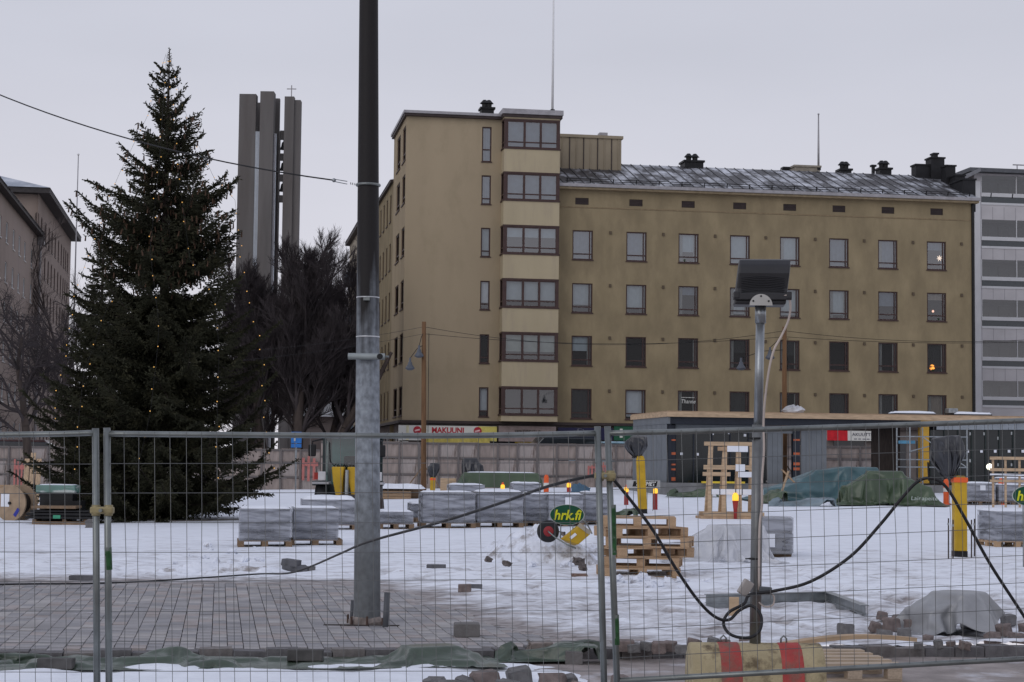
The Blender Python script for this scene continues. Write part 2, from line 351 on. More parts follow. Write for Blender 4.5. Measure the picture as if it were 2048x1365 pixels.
xs = sorted(set([-900,-500,-300,-200,-140,-100,-75,-55,-42,-33,-26,-21,-17,-14,-12]+lin(-10.5,-5,40)+lin(-4.9,10,300)+lin(10.2,16,50)+[17.5,20,24,29,36,45,57,72,95,130,190,300,500,900]))
ys = [15.86]+lin(15.9,26,220)+lin(26.1,40,150)+lin(40.3,60,70)+[62,65,68,72,76,80,84,88,93,100,110,125,150,200,300,500,900,1500]
T0 = 15.86
g = sheet('ground', np.array(xs), np.array(ys), snow_z, mat_ground()); g.rotation_euler = (0,0,TH); struct(g)
X,Y = np.meshgrid(np.array(xs),np.array(ys)); wx,wy = W(X,Y); bb = bare(wx,wy)
dirt = np.clip(0.55+bb*0.35,0,0.9)*(wy<30)*np.clip((3.2-wx)/2.5,0.0,1)
dirt = np.maximum(dirt, 0.34*np.exp(-((wy-17.5)/1.6)**2)); dirt = np.maximum(dirt, 0.30*np.clip((26.5-wy)/4,0,1))                       # trampled strip along the kerb
dirt = np.maximum(dirt, 0.30*np.exp(-((wy-24.6)/0.9)**2)*(wx<0))
dirt = np.maximum(dirt, 0.24*np.exp(-((wx-0.2)/1.6)**2-((wy-21)/3.0)**2)+0.0)
dirt = np.maximum(dirt, 0.20*np.exp(-((wx+0.5)/1.8)**2-((wy-27)/2.2)**2))
dirt = np.maximum(dirt, 0.17*np.exp(-((wx-2.2)/1.4)**2-((wy-25)/2.0)**2))
trk = np.exp(-(((wx-0.9-0.10*(wy-20))%1.7-.85)/.16)**2)*np.exp(-((wx-2.5)/3.0)**2)*(wy<40); dirt = np.maximum(dirt, 0.22*np.exp(-((wy-29)/13)**2)+.14*trk*fbm(wx*.6,wy*.6,2,77)*2); dirt = dirt+.16*np.clip(fbm(wx*3.2,wy*2.4,3,51)-.50,0,.2)*5*np.clip((32-wy)/8,0,1); dirt = np.where(bb>0.05, 0.75, dirt); dirt = np.where(wy>88, 0.5, dirt)
a = g.data.attributes.new('dirt','FLOAT','POINT'); a.data.foreach_set('value', dirt.ravel().astype(np.float32))

M_ROAD = mat('dirty_frozen_setts', (0.30,0.265,0.25), 0.8, 0, 0.28, 3.5, col2=(0.62,0.62,0.66), thr=(0.55,0.70), scale2=1.2, bump=1.0, bscale=13, spec=0.25)
rx = np.array([-300,-120,-60,-30,-15]+lin(-8,12,200)+[15,30,60,120,300]); ry = np.array([-200,-90,-40,-10,0,5,9]+lin(11,15.72,70))
def road_z(s,t): return ROADZ+(fbm(s*3.5,t*3.5,3,5)-0.5)*0.025
r_ = sheet('road', rx, ry, road_z, M_ROAD); r_.rotation_euler = (0,0,TH); struct(r_)
# left strip of snow in the gutter
def sb(s,t):
    edge = np.clip((3.0-s+(fbm(s*1.1,t*1.1,3,8)-0.5)*1.6)/0.5,0,1)
    return ROADZ-0.03+edge*(0.045+(fbm(s*2.2,t*4,4,9)-0.3)*0.10)
o = sheet('snow_strip', np.array(lin(-6,5,190)), np.array(lin(11.2,15.1,60)), sb, M_SNOW); o.rotation_euler = (0,0,TH); struct(o,'stuff'); o['label'] = 'strip of white snow in the gutter below the kerb'; o['category'] = 'snow'

# pavers: nearest ones are pieces of their own, the rest one joined part
pav = struct(bpy.data.objects.new('pavement', None)); COL.objects.link(pav); pav.rotation_euler = (0,0,TH)
PM = [MB().box(-.066,.066,-.136,.136,-.06,0).mesh('paver', mat('paver_concrete_%d'%i, c, 0.8, 0, 0.22, 2.0, col2=(0.55,0.56,0.60), thr=(0.62,0.74), scale2=2.6, bump=0.3, bscale=60)) for i,c in enumerate([(0.305,0.295,0.30),(0.36,0.345,0.34),(0.265,0.26,0.27),(0.335,0.30,0.29)])]
far = [MB() for _ in range(4)]; cnt = 0
for i in range(-92,34):
    s = i*0.14+0.03; off = 0.14 if i%2 else 0.0
    for j in range(32):
        t = 15.97+0.14+j*0.28+off
        x_,y_ = W(s,t)
        if float(bare(np.array(x_),np.array(y_))) < -0.5 or t > 24.9: continue
        k = random.choice([0,0,1,2,3]); dz = random.uniform(-.004,.003)
        if -16 <= i < 26 and j < 7 and cnt < 300:
            q = link('paver', PM[k], pav, (s,t,dz), (random.gauss(0,.010),random.gauss(0,.014),random.gauss(0,.010))); cnt += 1
        else: far[k].box(s-.066,s+.066,t-.136,t+.136,-.06,dz)
for k in range(4):
    if far[k].v: struct(far[k].build('pavers', PM[k].materials[0], pav),'stuff')
kb = struct(bpy.data.objects.new('kerb', None)); COL.objects.link(kb); kb.rotation_euler = (0,0,TH)
KM = MB().box(-.138,.138,-.10,.10,-.20,0).mesh('kerb_stone', M_KERB)
M_KERB2 = mat('kerb_concrete_pale', (0.19,0.175,0.17), 0.85, 0, 0.3, 9, bump=0.3, bscale=60)
KM2 = MB().box(-.138,.138,-.10,.10,-.20,0).mesh('kerb_stone', M_KERB2)
for i in range(-34,36):
    s = i*0.283
    link('kerb_stone', KM if random.random()<.7 else KM2, kb, (s,15.80+random.gauss(0,.006),0.012+random.gauss(0,.008)), (0,random.gauss(0,.012),random.gauss(0,.02)))

# ================================================================== facade helper
def facade(mb, u0, u1, z0, z1, ops, depth, M):
    """wall in the plane y=0 facing -y with recessed openings (u0,u1,z0,z1)"""
    us = sorted(set([u0,u1]+[a for q in ops for a in q[:2]])); zs = sorted(set([z0,z1]+[a for q in ops for a in q[2:4]]))
    for i in range(len(us)-1):
        for j in range(len(zs)-1):
            cu,cz = (us[i]+us[i+1])/2,(zs[j]+zs[j+1])/2
            if any(a<cu<b and c<cz<d for a,b,c,d in ops): continue
            mb.add([(us[i],0,zs[j]),(us[i+1],0,zs[j]),(us[i+1],0,zs[j+1]),(us[i],0,zs[j+1])],[(0,1,2,3)],M)
    for a,b,c,d in ops:
        mb.add([(a,0,c),(b,0,c),(b,0,d),(a,0,d),(a,depth,c),(b,depth,c),(b,depth,d),(a,depth,d)],[(0,4,5,1),(1,5,6,2),(2,6,7,3),(3,7,4,0)],M)
WCACHE = {}
SIDE = {}
def window(parent, M, u, z, w, h, bars, blind=None, glass=None, sill=True, frame=None, rz=0.0, fr=0.07, name='window', depth=0.10):
    """window part with pane and blind sub-parts; (u,z) lower left corner, set into plane y=0 of M"""
    frame = frame or M_BROWN; glass = glass or M_GLASS_MID
    key = (round(w,2),round(h,2),str(bars),frame.name,sill,depth)
    if key not in WCACHE:
        mb = MB(); y0,y1 = depth-.05, depth+.03
        mb.box(0,fr,y0,y1,0,h).box(w-fr,w,y0,y1,0,h).box(fr,w-fr,y0,y1,0,fr).box(fr,w-fr,y0,y1,h-fr,h)
        for k,p in bars:
            if k == 'h': mb.box(fr,w-fr,y0+.005,y1-.005,p*h-.035,p*h+.035)
            else: mb.box(p*w-.03,p*w+.03,y0+.008,y1-.008,fr,h-fr)
        if sill: mb.box(-.04,w+.04,-.06,depth-.05,-.05,0.012)
        WCACHE[key] = mb.mesh('window', frame)
    f = link(name, WCACHE[key], parent, M @ Vector((u,0,z)), (0,0,rz))
    gk = ('g',)+key[:2]+(glass.name,depth)
    if gk not in WCACHE: WCACHE[gk] = MB().add([(fr*.6,depth,fr*.6),(w-fr*.6,depth,fr*.6),(w-fr*.6,depth,h-fr*.6),(fr*.6,depth,h-fr*.6)],[(0,1,2,3)]).mesh('pane', glass)
    link('pane', WCACHE[gk], f)
    if blind:
        fac,key2 = blind; m = BL[key2]; bk = ('b',)+key[:2]+(fac,key2,depth)
        if bk not in WCACHE:
            n = 9; mb = MB(); z0 = h*(1-fac) if fac < 1 else fr
            for i in range(n):
                a,b = .05+(w-.1)*i/n,.05+(w-.1)*(i+1)/n
                mb.add([(a,depth+.10+.012*(i%2),z0),(b,depth+.10+.012*((i+1)%2),z0),(b,depth+.10+.012*((i+1)%2),h-.02),(a,depth+.10+.012*(i%2),h-.02)],[(0,1,2,3)])
            WCACHE[bk] = mb.mesh('blind', m)
        link('blind', WCACHE[bk], f)
    if w > 1.0 and parent.name.startswith('apartment_house') and parent['label'].startswith('ochre') and random.random() < .55:
        sd = random.choice((0,1,2)); ck = (round(h,2),sd)
        if ck not in SIDE:
            mb = MB()
            for s_ in ((0,) if sd == 0 else (1,) if sd == 1 else (0,1)):
                for i in range(4): a = .06+i*.055 if s_ == 0 else w-.06-(i+1)*.055; mb.add([(a,depth+.06+.02*(i%2),.06),(a+.055,depth+.06+.02*((i+1)%2),.06),(a+.055,depth+.06+.02*((i+1)%2),h-.05),(a,depth+.06+.02*(i%2),h-.05)],[(0,1,2,3)])
            SIDE[ck] = mb.mesh('side_curtain',mat('side_curtain_cloth',(0.30,0.30,0.29),.95,0,.2,6))
        link('side_curtain',SIDE[ck],f)
    if w > 1.0 and random.random() < .22 and parent['label'].startswith('ochre'):
        mb = MB(); rd = random.Random(int(u*10+z*7)); x_ = rd.uniform(.3,.7)*w; mb.lathe([(.06,0),(.09,.14)],8,Matrix.Translation((x_,depth+.05,.07)))
        for i in range(9): an = rd.uniform(0,6.3); mb.tube([(x_,depth+.05,.2),(x_+.10*math.cos(an),depth+.05+.03*math.sin(an),.32),(x_+.2*math.cos(an),depth+.05+.03*math.sin(an),.30+rd.uniform(0,.25))],[.012,.02,.004],4)
        mb.build('potted_plant',mat('indoor_leaves',(0.03,0.05,0.025),.8),f)
    return f

# ================================================================== ochre apartment house
C0 = at(808,600,103.0); C0.z = 0
RTI = Matrix.Rotation(-TH,3,'Z')
def bl(px,py,yp=0.0,C=None):                   # pixel -> (u, z) on the plane y=yp of the building's own frame
    C = C0 if C is None else C
    o = RTI @ (Vector((0,0,CAMH))-C); d = RTI @ ray(px,py); t = (yp-o.y)/d.y; p = o+d*t; return p.x,p.z
def bls(px,py,xp=0.0,C=None):                  # pixel -> (v, z) on the side plane x=xp
    C = C0 if C is None else C
    o = RTI @ (Vector((0,0,CAMH))-C); d = RTI @ ray(px,py); t = (xp-o.x)/d.x; p = o+d*t; return p.y,p.z
B = thing('apartment_house','ochre plastered corner apartment house with stacked bay windows and long lower wing','building',C0,TH)
I4 = Matrix.Identity(4)
uB0 = bl(1001,500)[0]; uB1 = bl(1112,500)[0]; uE = bl(1944,600)[0]
zTop = bl(812,232)[1]; zEave = bl(1500,392)[1]; zCor = bl(850,846)[1]
v1 = bls(785,500)[0]
rows = [(bl(1164,b)[1],bl(1164,a)[1]) for a,b in ((461,520),(567,626),(672,732),(778,838))]
brow = [(bl(1056,b)[1],bl(1056,a)[1]) for a,b in ((247,303),(352,406),(457,512),(563,618),(669,724),(777,831))]
nrow = [(bl(970,b)[1],bl(970,a)[1]) for a,b in ((254,324),(351,409),(456,514),(562,620),(669,727),(775,834))]
cols = [bl(c,650)[0] for c in (1164,1272,1376.5,1479.5,1579.5,1678,1776,1873.5)]
ww = 1.22
ops = []; wins = []
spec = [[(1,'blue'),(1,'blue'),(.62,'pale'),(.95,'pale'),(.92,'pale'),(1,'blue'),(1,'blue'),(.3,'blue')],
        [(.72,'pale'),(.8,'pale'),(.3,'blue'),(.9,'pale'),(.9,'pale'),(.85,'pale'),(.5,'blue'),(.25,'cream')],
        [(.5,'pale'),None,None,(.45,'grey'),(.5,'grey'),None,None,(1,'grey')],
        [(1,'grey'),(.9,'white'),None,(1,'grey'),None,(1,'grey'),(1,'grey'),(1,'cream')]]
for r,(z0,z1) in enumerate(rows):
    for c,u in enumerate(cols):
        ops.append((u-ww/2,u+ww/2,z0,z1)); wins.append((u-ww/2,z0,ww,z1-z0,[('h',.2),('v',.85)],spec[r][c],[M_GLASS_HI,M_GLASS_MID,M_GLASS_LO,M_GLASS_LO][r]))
nu0,nu1 = bl(961.5,500)[0],bl(980.5,500)[0]
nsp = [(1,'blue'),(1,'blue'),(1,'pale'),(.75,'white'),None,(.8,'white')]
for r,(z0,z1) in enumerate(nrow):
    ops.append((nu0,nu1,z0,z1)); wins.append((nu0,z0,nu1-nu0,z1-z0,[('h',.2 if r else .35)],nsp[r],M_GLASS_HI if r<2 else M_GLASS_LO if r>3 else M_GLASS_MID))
vents = []
for c in (1164,1272,1376.5,1479.5,1579.5,1678,1776,1873.5):
    y = 403+(c-1164)*0.0296; u,z = bl(c,y); vents.append((u-.40,u+.40,z-.2,z+.2))
WM = MB(); WT = MB()
facade(WT,0,uB1,zCor,zTop,[q for q in ops if q[1]<uB1],.14,I4)
facade(WM,uB1,uE,zCor,zEave,[q for q in ops if q[0]>uB1]+vents,.14,I4)
# side wall along the street: plane x=0 facing -x
SM = Matrix.Rotation(-math.pi/2,4,'Z')          # local u -> -y ; plane y=0 facing -y becomes facing -x
def svm(v): return -v
sops = []; sw = []
for a,b in ((789.5,796.5),(800.5,807.6)):
    va,vb = bls(a,600)[0],bls(b,600)[0]; va,vb = max(va,vb),min(va,vb)
    vb = max(vb,.35)
    for z0,z1 in nrow: sops.append((-va,-vb,max(z0,zCor+.2),z1))
facade(WT,-v1,0,zCor,zTop,sops,.14,SM)
V2 = 19.5; zLow = bls(770,392)[1]
sops2 = []
for k in range(5):
    v = v1+1.2+k*2.35
    for z0,z1 in nrow[1:]: sops2.append((-v-1.0,-v,z0,z1))
facade(WM,-V2,-v1,zCor,zLow,sops2,.14,SM)
D = 12.0
# closing faces: roofs, backs, right ends
WM.add([(uB1,0,zEave),(uB1,0,zTop),(uB1,v1,zTop),(uB1,v1,zEave)],[(0,3,2,1)])
WM.add([(0,v1,0),(uB1,v1,0),(uB1,v1,zTop),(0,v1,zTop)],[(0,3,2,1)])
WM.add([(uB1,D,0),(uE,D,0),(uE,D,zEave),(uB1,D,zEave)],[(0,3,2,1)])
WM.add([(uE,0,0),(uE,D,0),(uE,D,zEave),(uE,0,zEave)],[(0,1,2,3)])
WM.add([(0,V2,0),(9,V2,0),(9,V2,zLow),(0,V2,zLow)],[(0,3,2,1)]); WM.add([(9,v1,0),(9,V2,0),(9,V2,zLow),(9,v1,zLow)],[(0,1,2,3)])
wall = WM.build('wing_wall',M_PLASTER,B); WT.build('tower_wall',M_PLASTER0,B)
for (u,z,wd,h,bars,bln,gl) in wins: window(B,I4,u,z,wd,h,bars,bln,gl)
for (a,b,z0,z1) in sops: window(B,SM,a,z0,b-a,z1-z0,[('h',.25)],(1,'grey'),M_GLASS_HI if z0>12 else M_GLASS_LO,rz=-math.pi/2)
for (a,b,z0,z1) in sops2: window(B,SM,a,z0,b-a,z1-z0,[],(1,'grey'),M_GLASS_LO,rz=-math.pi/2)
for (a,b,z0,z1) in vents:
    mb = MB(); mb.box(a,b,.06,.10,z0,z1)
    for k in range(4): mb.box(a+.02,b-.02,.02,.055,z0+.04+k*.09,z0+.08+k*.09)
    mb.build('attic_vent',M_BROWN2,B)
kn = MB().box(-.07,.07,-.07,0,-.09,.09).mesh('air_vent',mat('vent_brown',(0.10,0.075,0.05)))
for r,(z0,z1) in enumerate(rows):
    for c in range(8):
        u = (cols[c]+cols[c+1])/2 if c < 7 else cols[7]+1.55
        link('air_vent',kn,B,(u+.04,0,z1-.1))
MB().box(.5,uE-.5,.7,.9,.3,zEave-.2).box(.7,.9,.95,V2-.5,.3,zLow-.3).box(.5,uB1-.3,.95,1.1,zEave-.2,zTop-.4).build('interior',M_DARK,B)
# plinth, cornice line, string course, shop front
MB().box(0.002,uE,0.25,.4,0,zCor).box(.25,.4,.4,V2,0,zCor).build('shop_front_wall',mat('shop_front_stone',(0.17,0.145,0.135),0.8,0,0.25,1.5),B)
MB().box(-.15,uE,-.16,.30,zCor-.02,zCor+.14).box(-.16,0.0,.30,V2,zCor-.02,zCor+.14).build('cornice',M_BROWN2,B)
for k in range(12):
    u0 = 5.0+k*2.6
    if u0 < uE-2: MB().box(u0,u0+1.9,.18,.249,.6,zCor-.65).build('shop_window',mat('shop_glass',(0.02,0.022,0.025),0.08,0,0.2,spec=.6),B)
mb = MB()
for k in range(9): mb.box(.16,.249,1.2+k*1.6,2.3+k*1.6,.5,zCor-.5)
mb.build('shop_window',MATS['shop_glass'],B)
uS0,zS0 = bl(1116,417); uS1,zS1 = bl(1940,438)
MB().box(uB1,uE,-.03,0.0,(zS0+zS1)/2-.03,(zS0+zS1)/2+.03).build('string_course',mat('plaster_edge',(0.25,0.19,0.115),0.9),B)
# roofs
MB().box(-.14,uB0-.05,-.30,v1+.1,zTop-.02,zTop+.12).build('eave_trim',M_BROWN2,B)
MB().box(-.20,uB0-.03,-.38,v1+.15,zTop+.122,zTop+.28).build('tower_roof',M_ZINC,B)
MB().box(.9,uB0-.2,1.6,v1-.5,zTop+.28,zTop+.50).build('roof_curb',M_BLACK,B)
MB().box(-.18,9.3,v1+.01,V2+.2,zLow,zLow+.16).build('side_eave',M_BROWN2,B)
MB().prism([(-.22,zLow+.16),(9.4,zLow+.16),(4.5,zLow+1.6)],v1+.05,V2+.3).build('side_roof',M_ROOF,B)
# bay with window bands
BD = 0.95
MB().box(uB0,uB1,-BD,-.001,brow[0][1]+.05,zTop+.0).build('bay_panel',M_PLASTER2,B)
for r in range(6):
    z0,z1 = brow[r]; lo = brow[r+1][1]+.06 if r < 5 else zCor+.142
    MB().box(uB0,uB1,-BD,-.001,lo,z0-.06).build('bay_panel',M_PLASTER2,B)
    f = MB(); wB = uB1-uB0; y0 = -BD
    f.box(uB0-.06,uB1+.04,y0-.05,-.002,z0-.06,z0+.03).box(uB0-.02,uB1+.01,y0-.02,-.002,z1-.05,z1+.05)
    ps = [0,.07,.35,.365,.65,.665,.94,1]
    xs_ = [uB0+wB*q for q in ps]
    f.box(xs_[0],xs_[1],y0,y0+.14,z0+.03,z1-.05).box(xs_[6],xs_[7],y0,-.002,z0+.03,z1-.05)
    for q in (.365,.655): f.box(uB0+wB*q-.06,uB0+wB*q+.06,y0,y0+.1,z0+.03,z1-.05)
    f.box(xs_[1],xs_[6],y0+.01,y0+.08,z0+.32,z0+.39).box(xs_[1],xs_[6],y0+.01,y0+.08,z0+.03,z0+.09).box(xs_[1],xs_[6],y0+.01,y0+.08,z1-.12,z1-.05)
    f.box(uB0,uB0+.1,-.12,-.002,z0+.03,z1-.05).box(uB0,uB0+.07,y0+.14,-.12,z0+.3,z0+.37)
    fo = f.build('bay_window',M_BROWN,B)
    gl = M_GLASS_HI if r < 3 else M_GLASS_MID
    edges = [(uB0+wB*.07,uB0+wB*.365-.06),(uB0+wB*.365+.06,uB0+wB*.655-.06),(uB0+wB*.655+.06,uB0+wB*.94)]
    for a,b in edges:
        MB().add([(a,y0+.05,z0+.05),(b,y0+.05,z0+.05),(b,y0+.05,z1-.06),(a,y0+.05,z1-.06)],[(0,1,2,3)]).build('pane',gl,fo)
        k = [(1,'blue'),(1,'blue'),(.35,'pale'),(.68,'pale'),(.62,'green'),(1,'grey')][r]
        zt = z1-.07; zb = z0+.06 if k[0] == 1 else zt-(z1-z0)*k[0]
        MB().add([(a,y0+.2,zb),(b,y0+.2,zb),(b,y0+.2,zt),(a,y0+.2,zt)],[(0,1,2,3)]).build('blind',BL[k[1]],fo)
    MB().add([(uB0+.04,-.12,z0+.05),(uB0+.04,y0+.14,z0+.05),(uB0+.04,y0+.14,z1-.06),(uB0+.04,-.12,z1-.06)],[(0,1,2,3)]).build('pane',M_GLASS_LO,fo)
    MB().box(uB0+.3,uB1-.12,-.4,-.02,z0+.03,z1-.05).build('interior',M_DARK,fo)
MB().box(uB0-.08,uB1+.12,-BD-.12,-.003,zTop,zTop+.17).build('bay_eave',M_BROWN2,B)
MB().box(uB0-.14,uB1+.16,-BD-.2,.6,zTop+.172,zTop+.46).build('bay_roof',M_ZINC,B)
# rooftop block with sheet metal seams
a0,zt_ = bl(1114,268,4.0); a1,_ = bl(1243,268,4.0); zb_ = bl(1180,330,4.0)[1]
MB().box(a0-1,a1,4.0,8.0,zb_-1.5,zt_-.18).build('rooftop_block',M_SHEET,B); MB().box(a0-1.1,a1+.1,3.9,8.1,zt_-.18,zt_).build('rooftop_block_cap',M_SHEET,B)
for k in range(9): u = a0+.35+k*(a1-a0-.4)/8.3; MB().box(u-.025,u+.025,3.955,4.0,zb_-1.5,zt_-.18).build('seam',M_BROWN2 if k%2 else M_SHEET,B)
MB().box(a1-1.3,a1-.8,4.3,4.9,zt_,zt_+.25).build('roof_vent',M_ZINC,B)
# pitched wing roof
zR = bl(1560,341,6.0)[1]; zE2 = zEave+.14
RM = MB(); RM.add([(uB1,-.45,zE2+.15),(uE+.3,-.45,zE2+.15),(uE+.3,6,zR),(uB1,6,zR),(uB1,12.4,zE2),(uE+.3,12.4,zE2)],[(0,1,2,3),(3,2,5,4)])
RM.build('wing_roof',M_ROOF,B)
sl = Vector((0,6.45,zR-zE2-.15)); nsl = Vector((0,-sl.z,sl.y)).normalized()
sme = MB().beam(Vector((0,-.44,zE2+.15))+nsl*.01,Vector((0,5.98,zR))+nsl*.01,.04,.06).mesh('seam',mat('roof_seam',(0.075,0.075,0.08),0.5,0.1,0.5,1.0))
for k in range(58):
    u = uB1+.35+k*.605
    if u < uE: link('seam',sme,B,(u,0,0))
MB().box(uB1+.02,uE+.35,-.62,-.44,zE2-.04,zE2+.14).build('gutter',M_ZINC,B)
MB().box(uB1+.02,uE+.3,-.44,.0,zEave-.02,zE2-.04).build('soffit',mat('soffit_plaster',(0.34,0.27,0.17),0.9),B)
sg = MB()
for q in (.10,.22): p = Vector((0,-.1,zE2+.15+.35*sl.z/sl.y))+nsl*q; sg.beam((uB1+.5,p.y,p.z),(uE-.3,p.y,p.z),.035,.035)
sg.build('snow_guard',M_BLACK,B)
pst = MB(); p = Vector((0,-.1,zE2+.15+.35*sl.z/sl.y)); pst.beam(p-nsl*.02,p+nsl*.26,.05,.05); pm = pst.mesh('snow_guard_post',M_BLACK)
for k in range(25): link('snow_guard_post',pm,B,(uB1+.6+k*1.38,0,0))
def roofbox(x0,x1,yt,yb,yp,m,d=1.2,cap=True,name='chimney'):
    u0,z1 = bl(x0,yt,yp); u1,_ = bl(x1,yt,yp); z0 = bl((x0+x1)/2,yb,yp)[1]
    c = MB(); c.box(u0,u1,yp,yp+d,z0-.8,z1-.12); c.box(u0-.08,u1+.08,yp-.08,yp+d+.08,z1-.12,z1); o = c.build(name,m,B)
    if cap:
        k = MB()
        for i in range(2): k.lathe([(.16,0),(.18,.25),(.3,.28),(.1,.5)],8,Matrix.Translation((u0+(u1-u0)*(.33+.34*i),yp+d/2,z1)))
        k.build('chimney_cowl',M_BLACK,o)
roofbox(1370,1407,320,336,5.6,M_BLACK); roofbox(1590,1640,330,341,6.4,mat('beige_roof_hatch',(0.30,0.27,0.22)),1.5,False,'roof_hatch')
roofbox(1568,1578,334,342,6.2,M_BLACK,.4,False); roofbox(1682,1703,337,345,6.0,M_BLACK,.8); roofbox(1760,1783,335,348,6.0,M_BLACK,.8); roofbox(963,988,214,222,3.5,M_BLACK,.8)
roofbox(1745,1750,330,348,6.1,M_BLACK,.2,False)
fw = MB()
def pz(pts,yp): return [bl(a,b,yp) for a,b in pts]
for a,b,yt,yb,yp,d in ((1832,1864,331,356,5.2,.8),(1862,1889,317,356,5.0,.9),(1868,1876,309,318,5.1,.5),(1892,1911,333,366,3.6,.8),(1911,1930,352,380,2.6,.9),(1926,1951,360,404,.6,2.0)):
    (u0,z1),(u1,_),(_,z0) = bl(a,yt,yp),bl(b,yt,yp),bl((a+b)/2,yb,yp); fw.box(u0,u1,yp,yp+d,z0-.6,z1); fw.box(u0-.06,u1+.06,yp-.06,yp+d+.06,z1,z1+.10)
fw.build('firewall',mat('black_sheet_firewall',(0.018,0.018,0.02),0.6,0.1,0.3,2),B)
rk = MB(); u,_ = bl(1946.5,600,-.05); rk.tube([(u,-.05,.2),(u,-.05,zEave)],.10,8); rk.build('wall_tube',M_BLACK,B)  # plain black tube up the right end of the wing

# shop signs and the like, on the street floor
def sign(name,label,px0,py0,px1,py1,m,yp=-.10,d=.08,cat='sign'):
    u0,z1 = bl(px0,py0,yp); u1,_ = bl(px1,py0,yp); z0 = bl((px0+px1)/2,py1,yp)[1]; z1 = bl((px0+px1)/2,py0,yp)[1]
    p = C0+Matrix.Rotation(TH,3,'Z') @ Vector(((u0+u1)/2,yp,z0)); wd,h = u1-u0,z1-z0
    t = thing(name,label,cat,p,TH); MB().box(-wd/2,wd/2,0,d,0,h).build('board',m,t,bevel=.01); return t,wd,h
M_RED = mat('sign_red',(0.42,0.02,0.035),0.5); M_YEL = mat('sign_yellow',(0.72,0.52,0.05),0.5,0,0.12,2); M_SW = mat('sign_white',(0.66,0.66,0.62),0.5,0,0.06,2)
t,wd,h = sign('shop_sign','long white shop sign reading MAKUUNI with a red disc at each side',797,852,994,882,M_SW)
text('lettering','MAKUUNI',.44,M_RED,t,(0.0,-.012,h*.68),off=.014,width=1.85)
for s in (-1,1):
    d = MB().lathe([(.23,0),(.23,.02)],20,Matrix.Translation((s*wd*.305-.03+(.02 if s>0 else -.0),-.002,h*.68)) @ Matrix.Rotation(math.pi/2,4,'X')).build('red_disc',M_RED,t)
    MB().cbox((s*wd*.305-.03,-.026,h*.68),(.30,.006,.09),ry=R(-14)).build('disc_stroke',mat('sign_pink',(0.75,0.5,0.5)),d)
MB().box(wd/2-1.1,wd/2-.005,-.006,0,.01,h-.01).build('yellow_end',mat('sign_yellow_fade',(0.66,0.58,0.16)),t); MB().box(-wd/2+.45,-wd/2+.6,-.006,0,.01,h-.01).build('yellow_stripe',mat('sign_cream',(0.66,0.62,0.42)),t)
t,wd,h = sign('street_sign_board','rose grey fascia board lettered VAPAUDENKATU 10 under the bay',998,853,1112,884,mat('rose_fascia',(0.27,0.215,0.205),0.7),-.3,.2)
text('lettering','VAPAUDENKATU 10',.22,mat('bronze_letters',(0.05,0.04,0.035)),t,(0,-.012,h*.66),off=.006,width=1.5)
t,wd,h = sign('shop_sign','dark navy shop sign with a white outlined letter D',1116,856,1226,880,mat('sign_navy',(0.012,0.012,0.05),0.4))
text('lettering','D',.75,M_SW,t,(wd*-.08,-.012,h*.55),off=-.03)
for k in range(6): MB().box(wd*-.40+k*.12,wd*-.40+k*.12+.05,-.006,-.001,h*.32,h*(.44 if k else .62)).build('letter_stroke',mat('sign_dim_white',(0.4,0.4,0.45)),t)
t,wd,h = sign('shop_sign','green shop sign beside the navy sign',1228,853,1300,882,mat('sign_green',(0.012,0.09,0.045),0.4))
for k in range(3): MB().box(-wd*.34,-wd*.26,-.006,-.001,h*(.2+.25*k),h*(.32+.25*k)).build('white_mark',M_SW,t)
t,wd,h = sign('number_plate','small white house number plate reading 10',805,883,817,895,M_SW,.0,.02); text('lettering','10',.26,M_BLACK,t,(0,-.008,h/2),off=.006)
t,wd,h = sign('shop_sign','red and white shop sign reading AKUUTTI H seen through the pavilion',1654,862,1762,882,M_SW)
MB().box(-wd/2,-wd*.12,-.006,0,0,h).build('red_field',mat('sign_bright_red',(0.55,0.02,0.03)),t); text('lettering','AKUUTTI H',.26,mat('sign_dark_text',(0.05,0.05,0.09)),t,(wd*.19,-.012,h*.62),width=1.5)
for k in range(5): MB().box(wd*.0+k*.26,wd*.0+k*.26+.18,-.006,-.001,h*.14,h*.22).build('text_stroke',MATS['sign_dark_text'],t)
# yellow awning
u0,z1 = bl(845,870,-.2); u1,_ = bl(981,870,-.9); z0 = bl(900,896,-1.1)[1]
p = C0+Matrix.Rotation(TH,3,'Z') @ Vector(((u0+u1)/2,0,0)); t = thing('awning','faded yellow awning under the MAKUUNI sign','awning',p,TH); wd = u1-u0
MB().prism([(-wd/2,0),(wd/2,0),(wd/2,.02),(-wd/2,.02)],0,1.5,Matrix.Translation((0,-1.1,z0)) @ Matrix.Rotation(R(36),4,'X')).build('canvas',mat('awning_canvas',(0.44,0.36,0.09),0.85,0,0.2,2,(4,1,1)),t)
MB().box(-wd/2,wd/2,-1.12,-1.10,z0-.25,z0+.01).build('valance',MATS['awning_canvas'],t)
t,wd,h = sign('notice','small yellow notice in the entrance under the bay',1030,880,1068,896,M_YEL,.1,.02)
